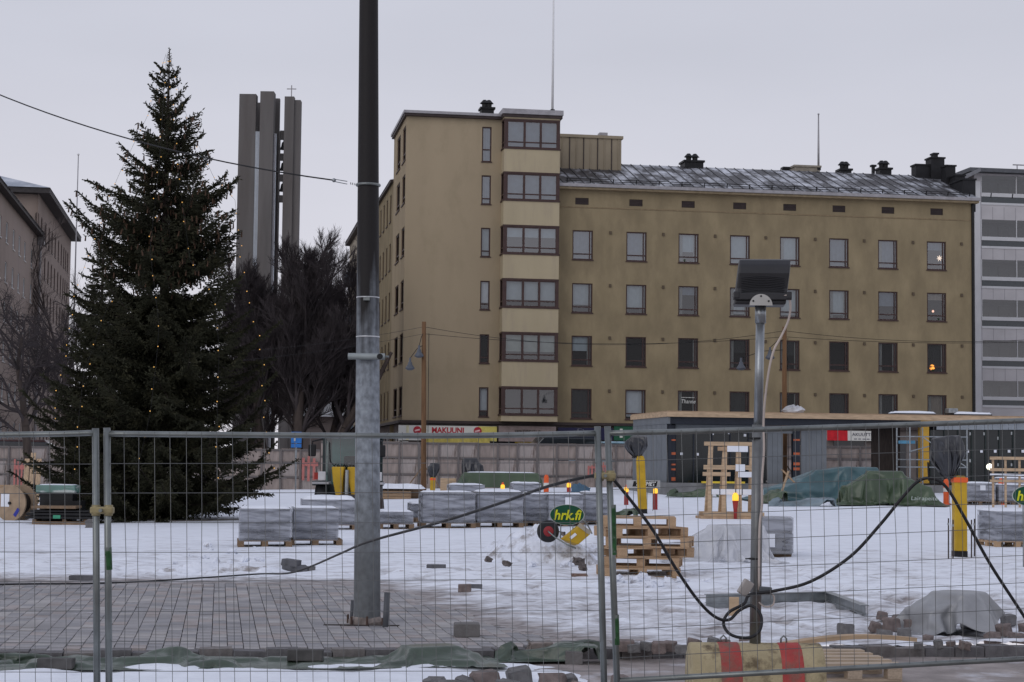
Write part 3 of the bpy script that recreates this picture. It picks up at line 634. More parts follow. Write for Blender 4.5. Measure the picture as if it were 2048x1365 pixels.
# lights seen in windows
def inwin(name,label,px,py,r,col,st,star=False):
    u,z = bl(px,py,.2); p = C0+Matrix.Rotation(TH,3,'Z') @ Vector((u,.2,z)); mb = MB()
    if star:
        pts = []
        for k in range(14): a = math.pi*k/7; q = r if k%2 == 0 else r*.4; pts.append((q*math.sin(a),q*math.cos(a)))
        mb.prism(pts,-.02,.02)
    else: mb.lathe([(r*.5,-r),(r,-r*.4),(r*.8,r*.5),(r*.3,r)],10)
    o = mb.build(name,mat(name+'_glow%d'%px,col,0.6,emit=col,estr=st)); o.location = p; tag(o,label,'light')
inwin('paper_star','glowing paper star in the top right window of the wing',1879,517,.20,(1,.72,.55),1.6,True)
inwin('table_lamp','small orange lamp glowing in the lowest lit window at the right end',1864,735,.17,(1,.36,.06),1.3)
inwin('candle_light','tiny pink light in the second row window at the right end',1866,623,.07,(1,.55,.4),2.0)
u,z = bl(1376,803,.05)
t = thing('window_lettering','white window lettering reading Thanne on a dark pane','sign',C0+Matrix.Rotation(TH,3,'Z') @ Vector((u,.045,z)),TH)
text('lettering','Thanne',.33,M_SW,t,(0,0,-.02),shear=.25,width=.85,ext=.002)
for k in range(9): MB().box(-.40+k*.09,-.40+k*.09+.06,-.002,.002,.20,.24).build('text_stroke',M_SW,t)
# flag poles on the roofs
def flagpole(label,px,ptop,pbase,yp,m=M_WHITEP):
    u,z0 = bl(px,pbase,yp); z1 = bl(px,ptop,yp)[1]
    t = thing('flagpole',label,'pole',C0+Matrix.Rotation(TH,3,'Z') @ Vector((u,yp,z0-.3)),TH)
    MB().tube([(0,0,0),(0,0,(z1-z0)*.5),(0,0,z1-z0+.3)],[.075,.065,.04],8).build('shaft',m,t,True); MB().ball((0,0,z1-z0+.33),.07).build('finial',m,t); MB().box(-.12,.12,-.12,.12,0,.25).build('foot',M_BLACK,t)
flagpole('tall white flagpole on the roof behind the bay',1105,-60,218,2.0); flagpole('short thin mast on the wing roof',1637,230,332,6.5,M_ZINC)

# ================================================================== neighbours down the street
# pale house further along the same pavement
va,vb = 24.0,46.0; zz = bls(697,496)[1]
P_ = thing('apartment_house','pale cream house with blue balconies behind the tall pole','building',C0+Matrix.Rotation(TH,3,'Z') @ Vector((0,va,0)),TH)
M_CREAM = mat('cream_plaster',(0.42,0.37,0.29),0.9,0,0.1,0.4)
pm_ = MB(); Lp = vb-va; pops = []
for k in range(6):
    for f in range(6): pops.append((-(1.2+k*3.4)-1.2,-(1.2+k*3.4),1.2+f*3.0,2.7+f*3.0))
facade(pm_,-Lp,0,0,zz,pops,.15,SM); pm_.add([(0,0,0),(9,0,0),(9,0,zz),(0,0,zz),(9,Lp,0),(9,Lp,zz),(0,Lp,0),(0,Lp,zz)],[(0,1,2,3),(1,4,5,2),(4,6,7,5)]); pm_.build('wall',M_CREAM,P_)
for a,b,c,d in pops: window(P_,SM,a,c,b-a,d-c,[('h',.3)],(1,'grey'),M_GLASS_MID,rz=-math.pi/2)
MB().box(-.35,9.5,-.3,Lp+.3,zz,zz+.25).build('eave',M_BROWN2,P_); MB().prism([(-.4,zz+.25),(9.5,zz+.25),(4.3,zz+2.0)],-.3,Lp+.4).build('roof',M_ROOF,P_); MB().box(.4,.5,.3,Lp-.3,.2,zz-.2).build('interior',M_DARK,P_)
M_BALC = mat('blue_grey_balcony',(0.13,0.16,0.20),0.6)
for f in range(5):
    for k in (4,): MB().box(-.7,-.002,1.0+k*3.4,3.6+k*3.4,3.3+f*3.0,4.3+f*3.0).build('balcony',M_BALC,P_)
# grey-white balcony house to the right
C1 = at(1949.5,600,127.0); C1.z = 0
G_ = thing('balcony_house','grey white house with stacked glazed balconies at the right edge','building',C1,TH)
def gl_(px,py,yp=0): return bl(px,py,yp,C1)
M_LILAC = mat('lilac_grey_panel',(0.50,0.485,0.495),0.7,0,0.08,0.8); M_LPALE = mat('pale_edge_panel',(0.58,0.585,0.60),0.6,0,0.06,1)
zt = gl_(1990,348)[1]; u0 = gl_(1963.5,600)[0]; u1 = gl_(2150,600)[0]; uw = u1+6
gops = []
zr = [(440,497),(520,577),(600,657),(681,737),(762,815)]
for a,b in zr:
    z1,z0 = gl_(1990,a)[1],gl_(1990,b)[1]
    gops.append((u0,u1,z0,z1))
top = (u0,u1,gl_(1990,410)[1],gl_(1990,352)[1]); gops.append(top)
gm = MB(); facade(gm,0,uw,0,zt,gops,1.6,I4); gm.add([(0,0,0),(0,14,0),(0,14,zt),(0,0,zt)],[(0,3,2,1)]); gm.build('wall',M_LILAC,G_)
MB().box(.4,uw,1.62,1.7,0,zt).build('recess_wall',mat('recess_grey',(0.17,0.175,0.185),0.85,0,0.2,1),G_)
for (a,b,z0,z1) in gops:
    hh = z1-z0
    if hh > 2.0 or True:
        d_ = MB()
        for k in range(6): d_.box(a+.4+k*1.55,a+1.25+k*1.55,1.54,1.6,z0,z1-.3)
        d_.build('balcony_door',mat('balcony_door_glass',(0.03,0.035,0.04),0.1,0,0.3,spec=.6),G_)
    r1 = MB(); r1.box(a,b,-.04,.05,z0-.02,z0+.14).box(a,b,-.05,.06,z0+hh*.27,z0+hh*.40); ro = r1.build('balcony_rail',M_LPALE,G_)
    MB().box(a,b,0,.02,z0+.14,z0+hh*.27).build('rail_glass',mat('rail_dark_glass',(0.05,0.06,0.065),0.15,0,0.3,4,(8,1,1),spec=.6),ro)
    gp_ = M_GLASS_MID
    MB().add([(a,.03,z0+hh*.4),(b,.03,z0+hh*.4),(b,.03,z1),(a,.03,z1)],[(0,1,2,3)]).build('balcony_glazing',gp_,G_)
    for k in range(5): MB().box(a+k*2.65-.03,a+k*2.65+.03,-.02,.05,z0+hh*.4,z1).build('glazing_bar',M_LPALE,G_)
for a,b in zr:
    z1 = gl_(1990,a)[1]
    for k in range(8): MB().box(u0+k*.86-.012,u0+k*.86+.012,-.004,0,z1+.02,z1+.9).build('panel_joint',mat('panel_joint_dark',(0.22,0.21,0.23)),G_)
MB().box(0,.42,-.1,-.002,0,zt-.6).build('corner_strip',M_LPALE,G_)
MB().box(-.6,uw,-.7,15,zt,zt+.28).build('roof_slab',mat('dark_roof_edge',(0.10,0.105,0.115),0.6),G_)
MB().prism([(-2.2,zt-.9),(-2.0,zt-1.1),(.2,zt+.02),(.2,zt+.3)],-.72,6).build('roof_wing',mat('grey_roof_wing',(0.20,0.205,0.22),0.6),G_)
ra = MB(); ua = gl_(2032,340)[0]; ra.box(ua,uw,.5,.55,zt+.75,zt+.83)
for k in range(4): ra.box(ua+.3+k*1.2,ua+.36+k*1.2,.5,.55,zt+.28,zt+.75)
ra.build('roof_rail',M_ZINC,G_)
# rose grey house on the left side of the street
CL = at(0,600,126.0); CL.z = 0
Hn = thing('apartment_house','rose grey stucco house at the left edge with rows of narrow windows','building',CL,TH)
Hf = thing('apartment_house','taller grey brown house behind the rose grey one with deep dark eaves','building',CL,TH)
def lv(px,py): return bls(px,py,0.0,CL)
vE = lv(72,600)[0]; vF = lv(139,600)[0]; zN = lv(40,432)[1]; zF = lv(120,450)[1]
NM = Matrix.Rotation(math.pi/2,4,'Z')           # facade facing +x: u -> +y
def lfac(host,v0,v1,z,vs,zc,m,win,hh,ww_,gl):
    ops_ = []
    for v in vs:
        for z_ in zc: ops_.append((v-ww_/2,v+ww_/2,z_-hh/2,z_+hh/2))
    mb = MB(); facade(mb,v0,v1,0,z,ops_,.15,NM); mb.add([(0,v0,0),(-12,v0,0),(-12,v0,z),(0,v0,z),(-12,v1,0),(-12,v1,z),(0,v1,0),(0,v1,z)],[(0,3,2,1),(1,2,5,4),(4,5,7,6)]); mb.build('wall',m,host)
    for a,b,c,d in ops_: window(host,NM,a,c,b-a,d-c,[('h',.25)] ,win,gl,rz=math.pi/2,frame=M_WHITEP if win[1] != 'grey' else M_BROWN)
    MB().box(-.5,-.4,v0+.3,v1-.3,.2,z-.3).build('interior',M_DARK,host)
zc = [lv(13,465)[1]-2.85*k for k in range(6)]
lfac(Hn,-22,vE,zN,[lv(q,500)[0] for q in (13,27,39,50)]+[lv(64,500)[0]]+[lv(13,500)[0]-4*k for k in (1,2,3,4)],zc,M_STUCCO,(1,'white'),1.5,1.25,M_GLASS_HI)
zc2 = [lv(82,458)[1]-3.0*k for k in range(7)]
lfac(Hf,vE+.02,vF,zF,[lv(q,500)[0] for q in (75,82,90.5,97.5,104,110.5,117,123,128,132,136)],zc2,M_STUCCO2,(1,'grey'),2.0,1.15,M_GLASS_LO)
M_EAVE = mat('dark_eave',(0.05,0.045,0.045),0.7)
MB().box(-12.4,.55,-22.3,vE-.02,zN,zN+.25).build('eave',M_EAVE,Hn); MB().prism([(-12.6,zN+.25),(.65,zN+.25),(-6,zN+1.0)],-22.3,vE-.03).build('roof',M_ROOF,Hn)
MB().box(-12.6,.95,vE-1.0,vF+.6,zF,zF+.45).build('eave',M_EAVE,Hf)
mb = MB(); mb.add([(1.0,vE-1.1,zF+.45),(1.0,vF+.7,zF+.45),(-12.7,vF+.9,zF+.45),(-12.7,vE-1.1,zF+.45),(-5.7,vE+5,zF+2.6),(-5.7,vF-5,zF+2.6)],[(0,1,5,4),(1,2,5),(2,3,4,5),(3,0,4)]); mb.build('roof',mat('grey_snow_roof',(0.30,0.33,0.38),0.6,0,0.1,0.6,col2=(0.5,0.53,0.58),thr=(.45,.6),scale2=.4),Hf)
MB().tube([(.25,vE-.3,zN-.6),(.25,vE-.3,.5)],.12,8).box(.05,.6,vE-.6,vE,zN-.7,zN).build('wall_tube',M_ZINC,Hn)
# church tower
TY = 190.0
def tx(px): return at(px,300,TY).x
def tz(py,px=540): return at(px,py,TY).z
ct = thing('bell_tower','tall grey concrete bell tower of separate slabs with a cross on top','tower',(tx(540),TY,0))
ox = tx(540)
def slab(name,p0,p1,ptop,y0,y1,m=M_CONC,zb=0.0):
    return MB().box(tx(p0)-ox,tx(p1)-ox,y0,y1,zb,tz(ptop,p0)).build(name,m,ct)
slab('slab',476.5,510,188,0,1.4); slab('slab',520,547,185,-.6,1.0); slab('slab',566.5,585.5,192,.3,1.3); slab('slab',584.5,598,198,.6,1.8)
slab('slab',498,519,195,2.8,3.4); slab('slab',540,553.5,191,1.6,2.2)
M_TGL = mat('pale_blue_channel_glass',(0.60,0.68,0.76),0.35,0,0.12,1.5,(1,1,.1),spec=.5)
for a,b,yt in ((511,520,264),(547.5,552,268)):
    gpart = MB().box(tx(a)-ox,tx(b)-ox,-.15,.3,0,tz(yt,a)).build('glass_strip',M_TGL,ct)
    for k in range(4): x_ = tx(a)-ox+(tx(b)-tx(a))*(k+.5)/4; MB().box(x_-.02,x_+.02,-.19,-.151,0,tz(yt,a)).build('glazing_bar',M_ZINC,gpart)
for a,b in ((258,276),(304,318),(346,360),(388,402)): MB().box(tx(557)-ox,tx(568)-ox,1.0,1.4,tz(b,562),tz(a,562)).build('beam',M_CONC,ct)
MB().box(tx(555.5)-ox,tx(557.5)-ox,.9,1.4,0,tz(260,562)).build('mullion',M_CONC,ct)
for yb in (283,325,367):
    b_ = MB().lathe([(.10,.85),(.20,.75),(.26,.4),(.36,.1),(.42,0)],12,Matrix.Translation((tx(564.2)-ox,1.2,tz(yb+13,562)))).build('bell',M_BLACK,ct)
    MB().box(tx(563.5)-ox,tx(565.5)-ox,1.1,1.3,tz(yb+13,562)+.8,tz(yb-8,562)).build('bell_yoke',M_BLACK,b_)
xc = tx(576)-ox; z0 = tz(194,576)
cr = MB().box(xc-.05,xc+.05,2.0,2.1,z0-.2,tz(163,576)).box(tx(566.5)-ox,tx(585.5)-ox,2.02,2.08,tz(170.5,576)-.05,tz(170.5,576)+.05).build('cross',M_ZINC,ct)
# low house with snowy roof at the end of the street
hp = ga(655,150); hz = hp.z
lh = thing('low_house','low grey house with snowy roof behind the bare trees','building',(hp.x,150,0))
wl = 3600/150
MB().box(-2.6,2.4,0,6,0,zat(655,832,150)).build('wall',mat('grey_house_wall',(0.20,0.17,0.165),0.9,0,0.15,0.6),lh); MB().prism([(-3.0,zat(655,834,150)),(2.8,zat(655,834,150)),(2.8,zat(655,826,150)),(.2,zat(655,758,150)),(-3.0,zat(655,800,150))],-.6,6.5).build('roof',mat('snowy_roof',(0.60,0.63,0.68),0.8,0,0.15,1.0),lh)
o = thing('flagpole','thin white flagpole beside the bare tree at the left','pole',ga(140,118)); hh = zat(140,312,118); MB().tube([(0,0,0),(0,0,hh*.6),(0,0,hh)],[.06,.05,.03],8).build('shaft',M_ZINC,o,True); MB().ball((0,0,hh),.08).build('finial',M_WHITEP,o)

# ================================================================== trees
def blades(p0,p1,wid):
    p0,p1,wid = np.array(p0),np.array(p1),np.array(wid)[:,None]
    d = p1-p0; d /= (np.linalg.norm(d,axis=1,keepdims=True)+1e-9)
    a = np.where(np.abs(d[:,2:3])<.9,np.array([[0,0,1.]]),np.array([[1.,0,0]])); u = np.cross(d,a); u /= np.linalg.norm(u,axis=1,keepdims=True); v = np.cross(d,u)
    th = RNG.uniform(0,math.pi,len(d))[:,None]; u2 = u*np.cos(th)+v*np.sin(th); v2 = -u*np.sin(th)+v*np.cos(th)
    m = p0*.55+p1*.45
    V = np.stack([p0,m+u2*wid,p1,m-u2*wid,p0,m+v2*wid,p1,m-v2*wid],1).reshape(-1,3)
    F = np.arange(len(V)).reshape(-1,4); return V,F
def segtubes(P0,P1,R0,R1,n=3):
    P0,P1,R0,R1 = map(np.array,(P0,P1,R0,R1)); d = P1-P0; d = d/(np.linalg.norm(d,axis=1,keepdims=True)+1e-9)
    a = np.where(np.abs(d[:,2:3])<.9,np.array([[0,0,1.]]),np.array([[1.,0,0]])); u = np.cross(d,a); u /= np.linalg.norm(u,axis=1,keepdims=True); v = np.cross(d,u)
    rings = []
    for P,Rr in ((P0,R0),(P1,R1)):
        for k in range(n): an = 2*math.pi*k/n; rings.append(P+(u*math.cos(an)+v*math.sin(an))*Rr[:,None])
    V = np.stack(rings,1).reshape(-1,3); b = np.arange(len(P0))[:,None]*(2*n)
    F = np.concatenate([np.concatenate([b+k,b+(k+1)%n,b+n+(k+1)%n,b+n+k],1) for k in range(n)],0); return V,F
M_NEEDLE = mat('spruce_needles',(0.038,0.039,0.023),0.75,0,0.55,1.1,col2=(0.072,0.068,0.036),thr=(.5,.7),scale2=2.5,spec=.2)
M_CONE = mat('spruce_cones',(0.085,0.048,0.030),0.85,0,0.3,8)
M_BARK = mat('dark_bark',(0.055,0.042,0.036),0.9,0,0.3,6,(1,1,.2),bump=.5,bscale=20)
M_TWIG = mat('bare_twigs',(0.050,0.041,0.042),0.9,0,0.3,2)
M_TWIG2 = mat('pale_bare_twigs',(0.115,0.095,0.09),0.9,0,0.3,2)
def spruce(name,label,loc,H,prof,seed,dens=1.0,cones=True):
    rg = np.random.default_rng(seed); t = thing(name,label,'tree',loc)
    MB().tube([(0,0,0),(.02,0,H*.3),(0.0,.02,H*.7),(.01,0,H)],[.19*H/12,.14*H/12,.07*H/12,.010],10).build('trunk',M_BARK,t,True)
    A,B_,Wd = [],[],[]; S0,S1,SR0,SR1 = [],[],[],[]; C0_,C1_ = [],[]
    z = 0.25*H/12; az = 0
    while z < H-.42:
        fr = z/H; Rm = prof(fr); nb = int(max(4,(4.2 if fr>.86 else 7.0 if fr>.62 else 9)*dens))
        for k in range(nb):
            az += 2.399+rg.normal(0,.25); L = Rm*rg.uniform(.72,1.18) if k%3 else Rm*rg.uniform(.45,.8)
            if L < .07: continue
            zz = z+rg.uniform(-.12,.12); out = np.array([math.cos(az),math.sin(az),0.]); side = np.array([-math.sin(az),math.cos(az),0.])
            if fr > .8: a_,b_ = rg.uniform(.45,.9),rg.uniform(0,.3)
            elif fr > .5: a_,b_ = rg.uniform(-.05,.3),rg.uniform(.05,.45)
            else: a_,b_ = rg.uniform(-.55,-.15),rg.uniform(.2,.6)
            n = 9; ss = np.linspace(0,1,n); P = np.array([0,0,zz])+np.outer(L*ss*.97,out)+np.outer(L*(a_*ss+b_*ss**2.2),[0,0,1])+np.outer(.05*L*np.sin(ss*5+az),side)
            if loc[2]*0+P[-1,2] < .12: P[:,2] += (.12-P[-1,2])*ss
            for i in range(n-1): S0.append(P[i]); S1.append(P[i+1]); r0 = .006+.016*L/3*(1-ss[i]); S=.006+.016*L/3*(1-ss[i+1]); SR0.append(r0); SR1.append(S)
            nt = max(5,int(L/.062)); hang = 0.05 if fr > .8 else (.30 if fr > .62 else .62)
            for i in range(nt*2):
                s = (i//2+rg.uniform(0,1))/nt; s = .08+.92*s
                if s > 1: continue
                j = min(n-2,int(s*(n-1))); f = s*(n-1)-j; p = P[j]*(1-f)+P[j+1]*f; tg = P[j+1]-P[j]; tg /= np.linalg.norm(tg)
                lt = (.10+.26*min(L,2.2)*(1-s)**.7+.05)*rg.uniform(.6,1.2); sd = 1 if i%2 else -1
                d = tg*.75+side*sd*rg.uniform(.45,.95)+np.array([0,0,1])*(rg.uniform(-1.1,-.2)*hang*(1-.8*s) + (0.12 if s>.85 else 0))
                if s > .93: d = tg+side*sd*.35
                d /= np.linalg.norm(d); q = p+d*lt; q[2] -= lt*hang*.25
                A.append(p); B_.append(q); Wd.append(.022)
                m = max(2,int(lt/.06))
                for c in range(m):
                    e = (c+rg.uniform(.2,1))/m; pp = p+(q-p)*e; dd = d*.7+rg.normal(0,.5,3)+np.array([0,0,-.35*hang]); dd /= np.linalg.norm(dd); ll = rg.uniform(.06,.13)
                    A.append(pp); B_.append(pp+dd*ll); Wd.append(.018)
                if cones and .5 < fr < .84 and rg.uniform() < .10: C0_.append(q); C1_.append(q+np.array([rg.normal(0,.02),rg.normal(0,.02),-.14]))
        z += (.33 if fr < .6 else .44 if fr < .86 else .40)*max(.55,H/12)*rg.uniform(.85,1.1)/dens**.5
    for i in range(60):                         # needles of the leader shoot
        z_ = H-.55+.57*i/60; d = rg.normal(0,1,3); d[2] = abs(d[2])*.6+.3; d /= np.linalg.norm(d); p = np.array([.01,0,z_]); A.append(p); B_.append(p+d*(.05+.10*(1-i/60))); Wd.append(.010)
    V,F = blades(A,B_,Wd); V2_,F2 = segtubes(S0,S1,SR0,SR1)
    npmesh('crown',V,F,M_NEEDLE,t); npmesh('boughs',V2_,F2,M_BARK,t)
    if C0_:
        V3,F3 = segtubes(C0_,C1_,[.016]*len(C0_),[.022]*len(C0_),4); npmesh('cones',V3,F3,M_CONE,t)['kind']='stuff'
    return t
TP = gp(316,1040); TH_ = zat(333,98,TP.y)-TP.z
def prof1(fr):
    pts = [(0,3.35),(.06,3.6),(.12,3.35),(.25,3.0),(.40,2.55),(.52,2.25),(.62,1.95),(.67,1.70),(.71,1.35),(.75,1.30),(.79,1.15),(.855,.52),(.90,.46),(.94,.28),(.97,.13),(1,.03)]
    return float(np.interp(fr,[p[0] for p in pts],[p[1] for p in pts]))
sp1 = spruce('spruce_tree','tall dark spruce with strings of Christmas lights in the square',TP,TH_,prof1,5,1.35)
q = ga(195,56); sp2 = spruce('spruce_tree','smaller dark spruce half hidden behind the left of the big one',q,zat(195,436,56)-q.z,lambda f: 2.0*(1-f)**.8+.08,9,1.0,False)
# light strings: wire with small lit bulbs hung down the tree
M_BULB = mat('warm_bulb',(1,.55,.15),0.5,emit=(1,.48,.10),estr=0.45)
bulb = MB().ball((0,0,0),.014,6,4).mesh('bulb',M_BULB)
def light_string(label,pts,n):                  # pixel path, depth in front of the trunk
    P3 = [at(a,b,TP.y-d) for a,b,d in pts]; base = P3[-1].copy(); t = thing('light_string',label,'light string',base,0,'Christmas light strings hung on the tall spruce')
    loc = [p-base for p in P3]
    MB().tube(loc,.004,3).build('wire',M_BLACK,t)
    seg = [(loc[i+1]-loc[i]).length for i in range(len(loc)-1)]; tot = sum(seg)
    for k in range(n):
        s = tot*(k+.5+random.uniform(-.2,.2))/n; i = 0
        while i < len(seg)-1 and s > seg[i]: s -= seg[i]; i += 1
        p = loc[i].lerp(loc[i+1],min(1,s/seg[i])); link('bulb',bulb,t,p+Vector((random.gauss(0,.03),random.gauss(0,.03),0)))
light_string('string of small amber lights down the left edge of the tall spruce',[(332,108,0),(296,230,.5),(240,345,.8),(205,425,1.1),(190,470,1.4),(143,610,1.9),(128,720,2.3),(112,810,2.7),(108,860,2.8)],26)
light_string('string of amber lights left of the middle of the tall spruce',[(333,112,.1),(318,330,1.6),(300,500,2.2),(318,650,2.7),(313,720,3.0),(300,830,3.3),(275,940,3.5)],20)
light_string('string of amber lights right of the middle of the tall spruce',[(335,112,.1),(358,360,1.6),(380,520,2.1),(430,600,2.5),(438,700,2.8),(434,860,3.2),(432,975,3.4)],20)
light_string('string of amber lights down the right edge of the tall spruce',[(337,112,0),(380,255,.4),(430,360,.6),(470,400,.8),(482,520,1.1),(508,640,1.4),(524,705,1.6),(527,790,1.8),(530,880,2.0),(548,950,2.1)],28)
light_string('short string of amber lights low on the left of the tall spruce',[(225,592,2.2),(205,640,2.4),(168,745,2.7),(156,850,3.0),(145,955,3.2)],9)
def bare_tree(label,loc,H,seed,r0=.16,fork=.25,spread=.5,up=.25,nsub=7,lev=4,mtl=None,lean=(0,0),lenf=.62,minr=.0034,dens=1.0,xmax=None):
    rd = random.Random(seed); t = thing('bare_tree',label,'tree',loc); P0,P1,R0,R1 = [],[],[],[]; T0,T1,TR0,TR1 = [],[],[],[]
    def grow(p,d,L,r,l):
        n = 5 if l < 2 else 3; pts = [p]; cur = p; dd = d.copy()
        for i in range(n):
            dd = (dd+Vector((rd.gauss(0,.13),rd.gauss(0,.13),rd.gauss(0,.10)+(up*.28 if l else 0)))).normalized(); nx = cur+dd*(L/n)
            if l and xmax is not None and nx.x+loc[0] > xmax: return
            ra = r*(1-.75*i/n); rb = r*(1-.75*(i+1)/n)
            a = (T0,T1,TR0,TR1) if l == 0 else (P0,P1,R0,R1)
            a[0].append(tuple(cur)); a[1].append(tuple(nx)); a[2].append(max(minr,ra)); a[3].append(max(minr,rb)); cur = nx; pts.append(nx)
        if l >= lev: return
        k = max(2,int((nsub if l else nsub*2)*dens*rd.uniform(.8,1.2)))
        for c in range(k):
            s = (fork if l == 0 else .18)+(1-(fork if l == 0 else .18))*(c+rd.random())/k; j = min(n-1,int(s*n)); q = pts[j].lerp(pts[j+1],min(1,s*n-j))
            base = (pts[j+1]-pts[j]).normalized(); rnd = Vector((rd.gauss(0,1),rd.gauss(0,1),rd.gauss(0,.6))); rnd = (rnd-base*rnd.dot(base)).normalized()
            an = spread*rd.uniform(.7,1.4); nd = (base*math.cos(an)+rnd*math.sin(an)+Vector((0,0,up*.5))).normalized()
            grow(q,nd,L*(lenf if l < 2 else .64)*rd.uniform(.7,1.15)*(1-.35*s if l == 0 else 1-.3*s),r*(.48-.18*s if l == 0 else .42),l+1)
    grow(Vector((0,0,0)),Vector((lean[0],lean[1],1)).normalized(),H*.72,r0,0)
    m = mtl or M_TWIG; V,F = segtubes(T0,T1,TR0,TR1,8); npmesh('trunk',V,F,M_BARK if m is M_TWIG else m,t,True); V,F = segtubes(P0,P1,R0,R1,3); npmesh('crown',V,F,m,t); return t
def tree_at(px,ptop,Y): g_ = ga(px,Y); return g_,zat(px,ptop,Y)-g_.z
XM = -7.7                                        # the street trees are cut back from the house fronts
def tree_copy(src,label,px,ptop,Y,rz,h0):
    g_,h_ = tree_at(px,ptop,Y); r = src.copy(); COL.objects.link(r); r.location = g_; r.rotation_euler = (0,0,rz); k = h_/h0; r.scale = (k,k,k); r['label'] = label
    for c in list(src.children): q_ = c.copy(); COL.objects.link(q_); q_.parent = r
    return r
g_,h1 = tree_at(585,440,96); ta = bare_tree('dense dark bare linden right of the spruce below the bell tower',g_,h1,21,.34,.2,.5,.30,9,4,lenf=.50,dens=1.4)
g_,h2 = tree_at(640,470,101); tb = bare_tree('bare linden in the middle of the street row',g_,h2,23,.28,.2,.52,.30,9,4,lenf=.50,dens=1.35,xmax=XM)
g_,h3 = tree_at(676,560,98); bare_tree('gnarled bare tree just left of the tall mast',g_,h3,24,.36,.2,.7,.2,9,4,lenf=.55,dens=1.15,xmax=XM)
g_,h4 = tree_at(668,408,150); tp = bare_tree('pale bare birch far down the street beside the mast',g_,h4,25,.22,.25,.55,.2,8,4,M_TWIG2,lenf=.5)
g_,h5 = tree_at(66,530,78); tl = bare_tree('bare spreading tree in front of the rose grey house',g_,h5,27,.24,.3,.85,.15,7,4,lenf=.55)
tree_copy(ta,'dense bare linden between the spruce and the tower foot',540,500,99,2.1,h1); tree_copy(ta,'bare tree behind the right flank of the spruce',500,560,110,4.0,h1); tree_copy(tb,'thin bare tree at the back of the street row',600,490,118,2.6,h2)
tree_copy(tp,'pale bare tree behind the left flank of the spruce',190,368,150,1.9,h4); tree_copy(tl,'bare tree between the rose grey house and the spruce',120,560,92,2.4,h5); tree_copy(tp,'pale bare tree rising behind the dark lindens',628,425,160,3.3,h4)

# ================================================================== materials on the site
M_WOOD = mat('new_pallet_wood',(0.42,0.285,0.175),0.8,0,0.22,5,(1,6,1),bump=.2,bscale=30)
M_WOOD2 = mat('fresh_timber',(0.47,0.34,0.22),0.75,0,0.2,3,(1,1,5),bump=.15,bscale=30)
M_WOODD = mat('brown_pallet_wood',(0.20,0.135,0.085),0.85,0,0.3,5,(1,6,1),bump=.2,bscale=30)
M_HOARD = mat('weathered_boards',(0.30,0.25,0.225),0.9,0,0.2,2.2,(3,1,.5),col2=(0.17,0.135,0.12),thr=(.5,.68),scale2=1.8,stretch2=(1,1,.6),bump=.3,bscale=20)
M_HPOST = mat('weathered_studs',(0.15,0.133,0.127),0.9,0,0.25,3)
M_GREYP = mat('grey_concrete_pavers',(0.085,0.088,0.098),0.85,0,0.25,9,(1,1,4),bump=.3,bscale=20)
M_FILM = filmmat('stretch_film',(0.36,0.375,0.42),.22,.86,1.5,(1,1,6),.3,.4)
M_FILM2 = filmmat('loose_film',(0.60,0.61,0.64),.55,.92,1.6,(1,1,1),.22,.2)
M_YELLOW = mat('machine_yellow',(0.50,0.31,0.02),0.45,0,0.18,3,col2=(0.30,0.19,0.04),thr=(.6,.75),scale2=4)
M_BAG = mat('black_plastic_bag',(0.028,0.029,0.034),0.30,0,0.2,3,bump=.3,bscale=12,spec=.6)
M_TEAL = mat('teal_tarpaulin',(0.065,0.13,0.145),0.30,0,0.25,1.2,bump=.3,bscale=9,spec=.5)
M_GTARP = mat('green_tarpaulin',(0.062,0.092,0.052),0.30,0,0.25,1.2,bump=.3,bscale=9,spec=.5)
M_STEEL = mat('fence_tube_steel',(0.20,0.215,0.21),0.38,0.7,0.22,6,bump=.05,bscale=40)
M_WIRE = mat('fence_wire_steel',(0.16,0.165,0.165),0.45,0.6,0.2,10)
M_RUBBER = mat('black_rubber',(0.014,0.014,0.016),0.55,0,0.2,8,spec=.4)
M_ORANGE = mat('signal_orange',(0.75,0.12,0.03),0.5,0,0.1,4); M_REDP = mat('red_post',(0.33,0.03,0.025),0.5,0,0.15,5)
M_AMBER = mat('amber_lamp',(1,.55,.05),.4,emit=(1,.50,.04),estr=0.9)
M_GRANITE = mat('granite_sett',(0.185,0.15,0.14),0.9,0,0.3,14,bump=.6,bscale=25); M_GRANITE2 = mat('grey_sett',(0.16,0.155,0.155),0.9,0,0.25,14,bump=.5,bscale=25)
M_BLOCK = mat('grey_concrete_block',(0.155,0.148,0.145),0.9,0,0.2,8,bump=.4,bscale=40)
M_PLASTW = mat('white_wrap_board',(0.75,0.77,0.82),0.4,0,0.05,3)

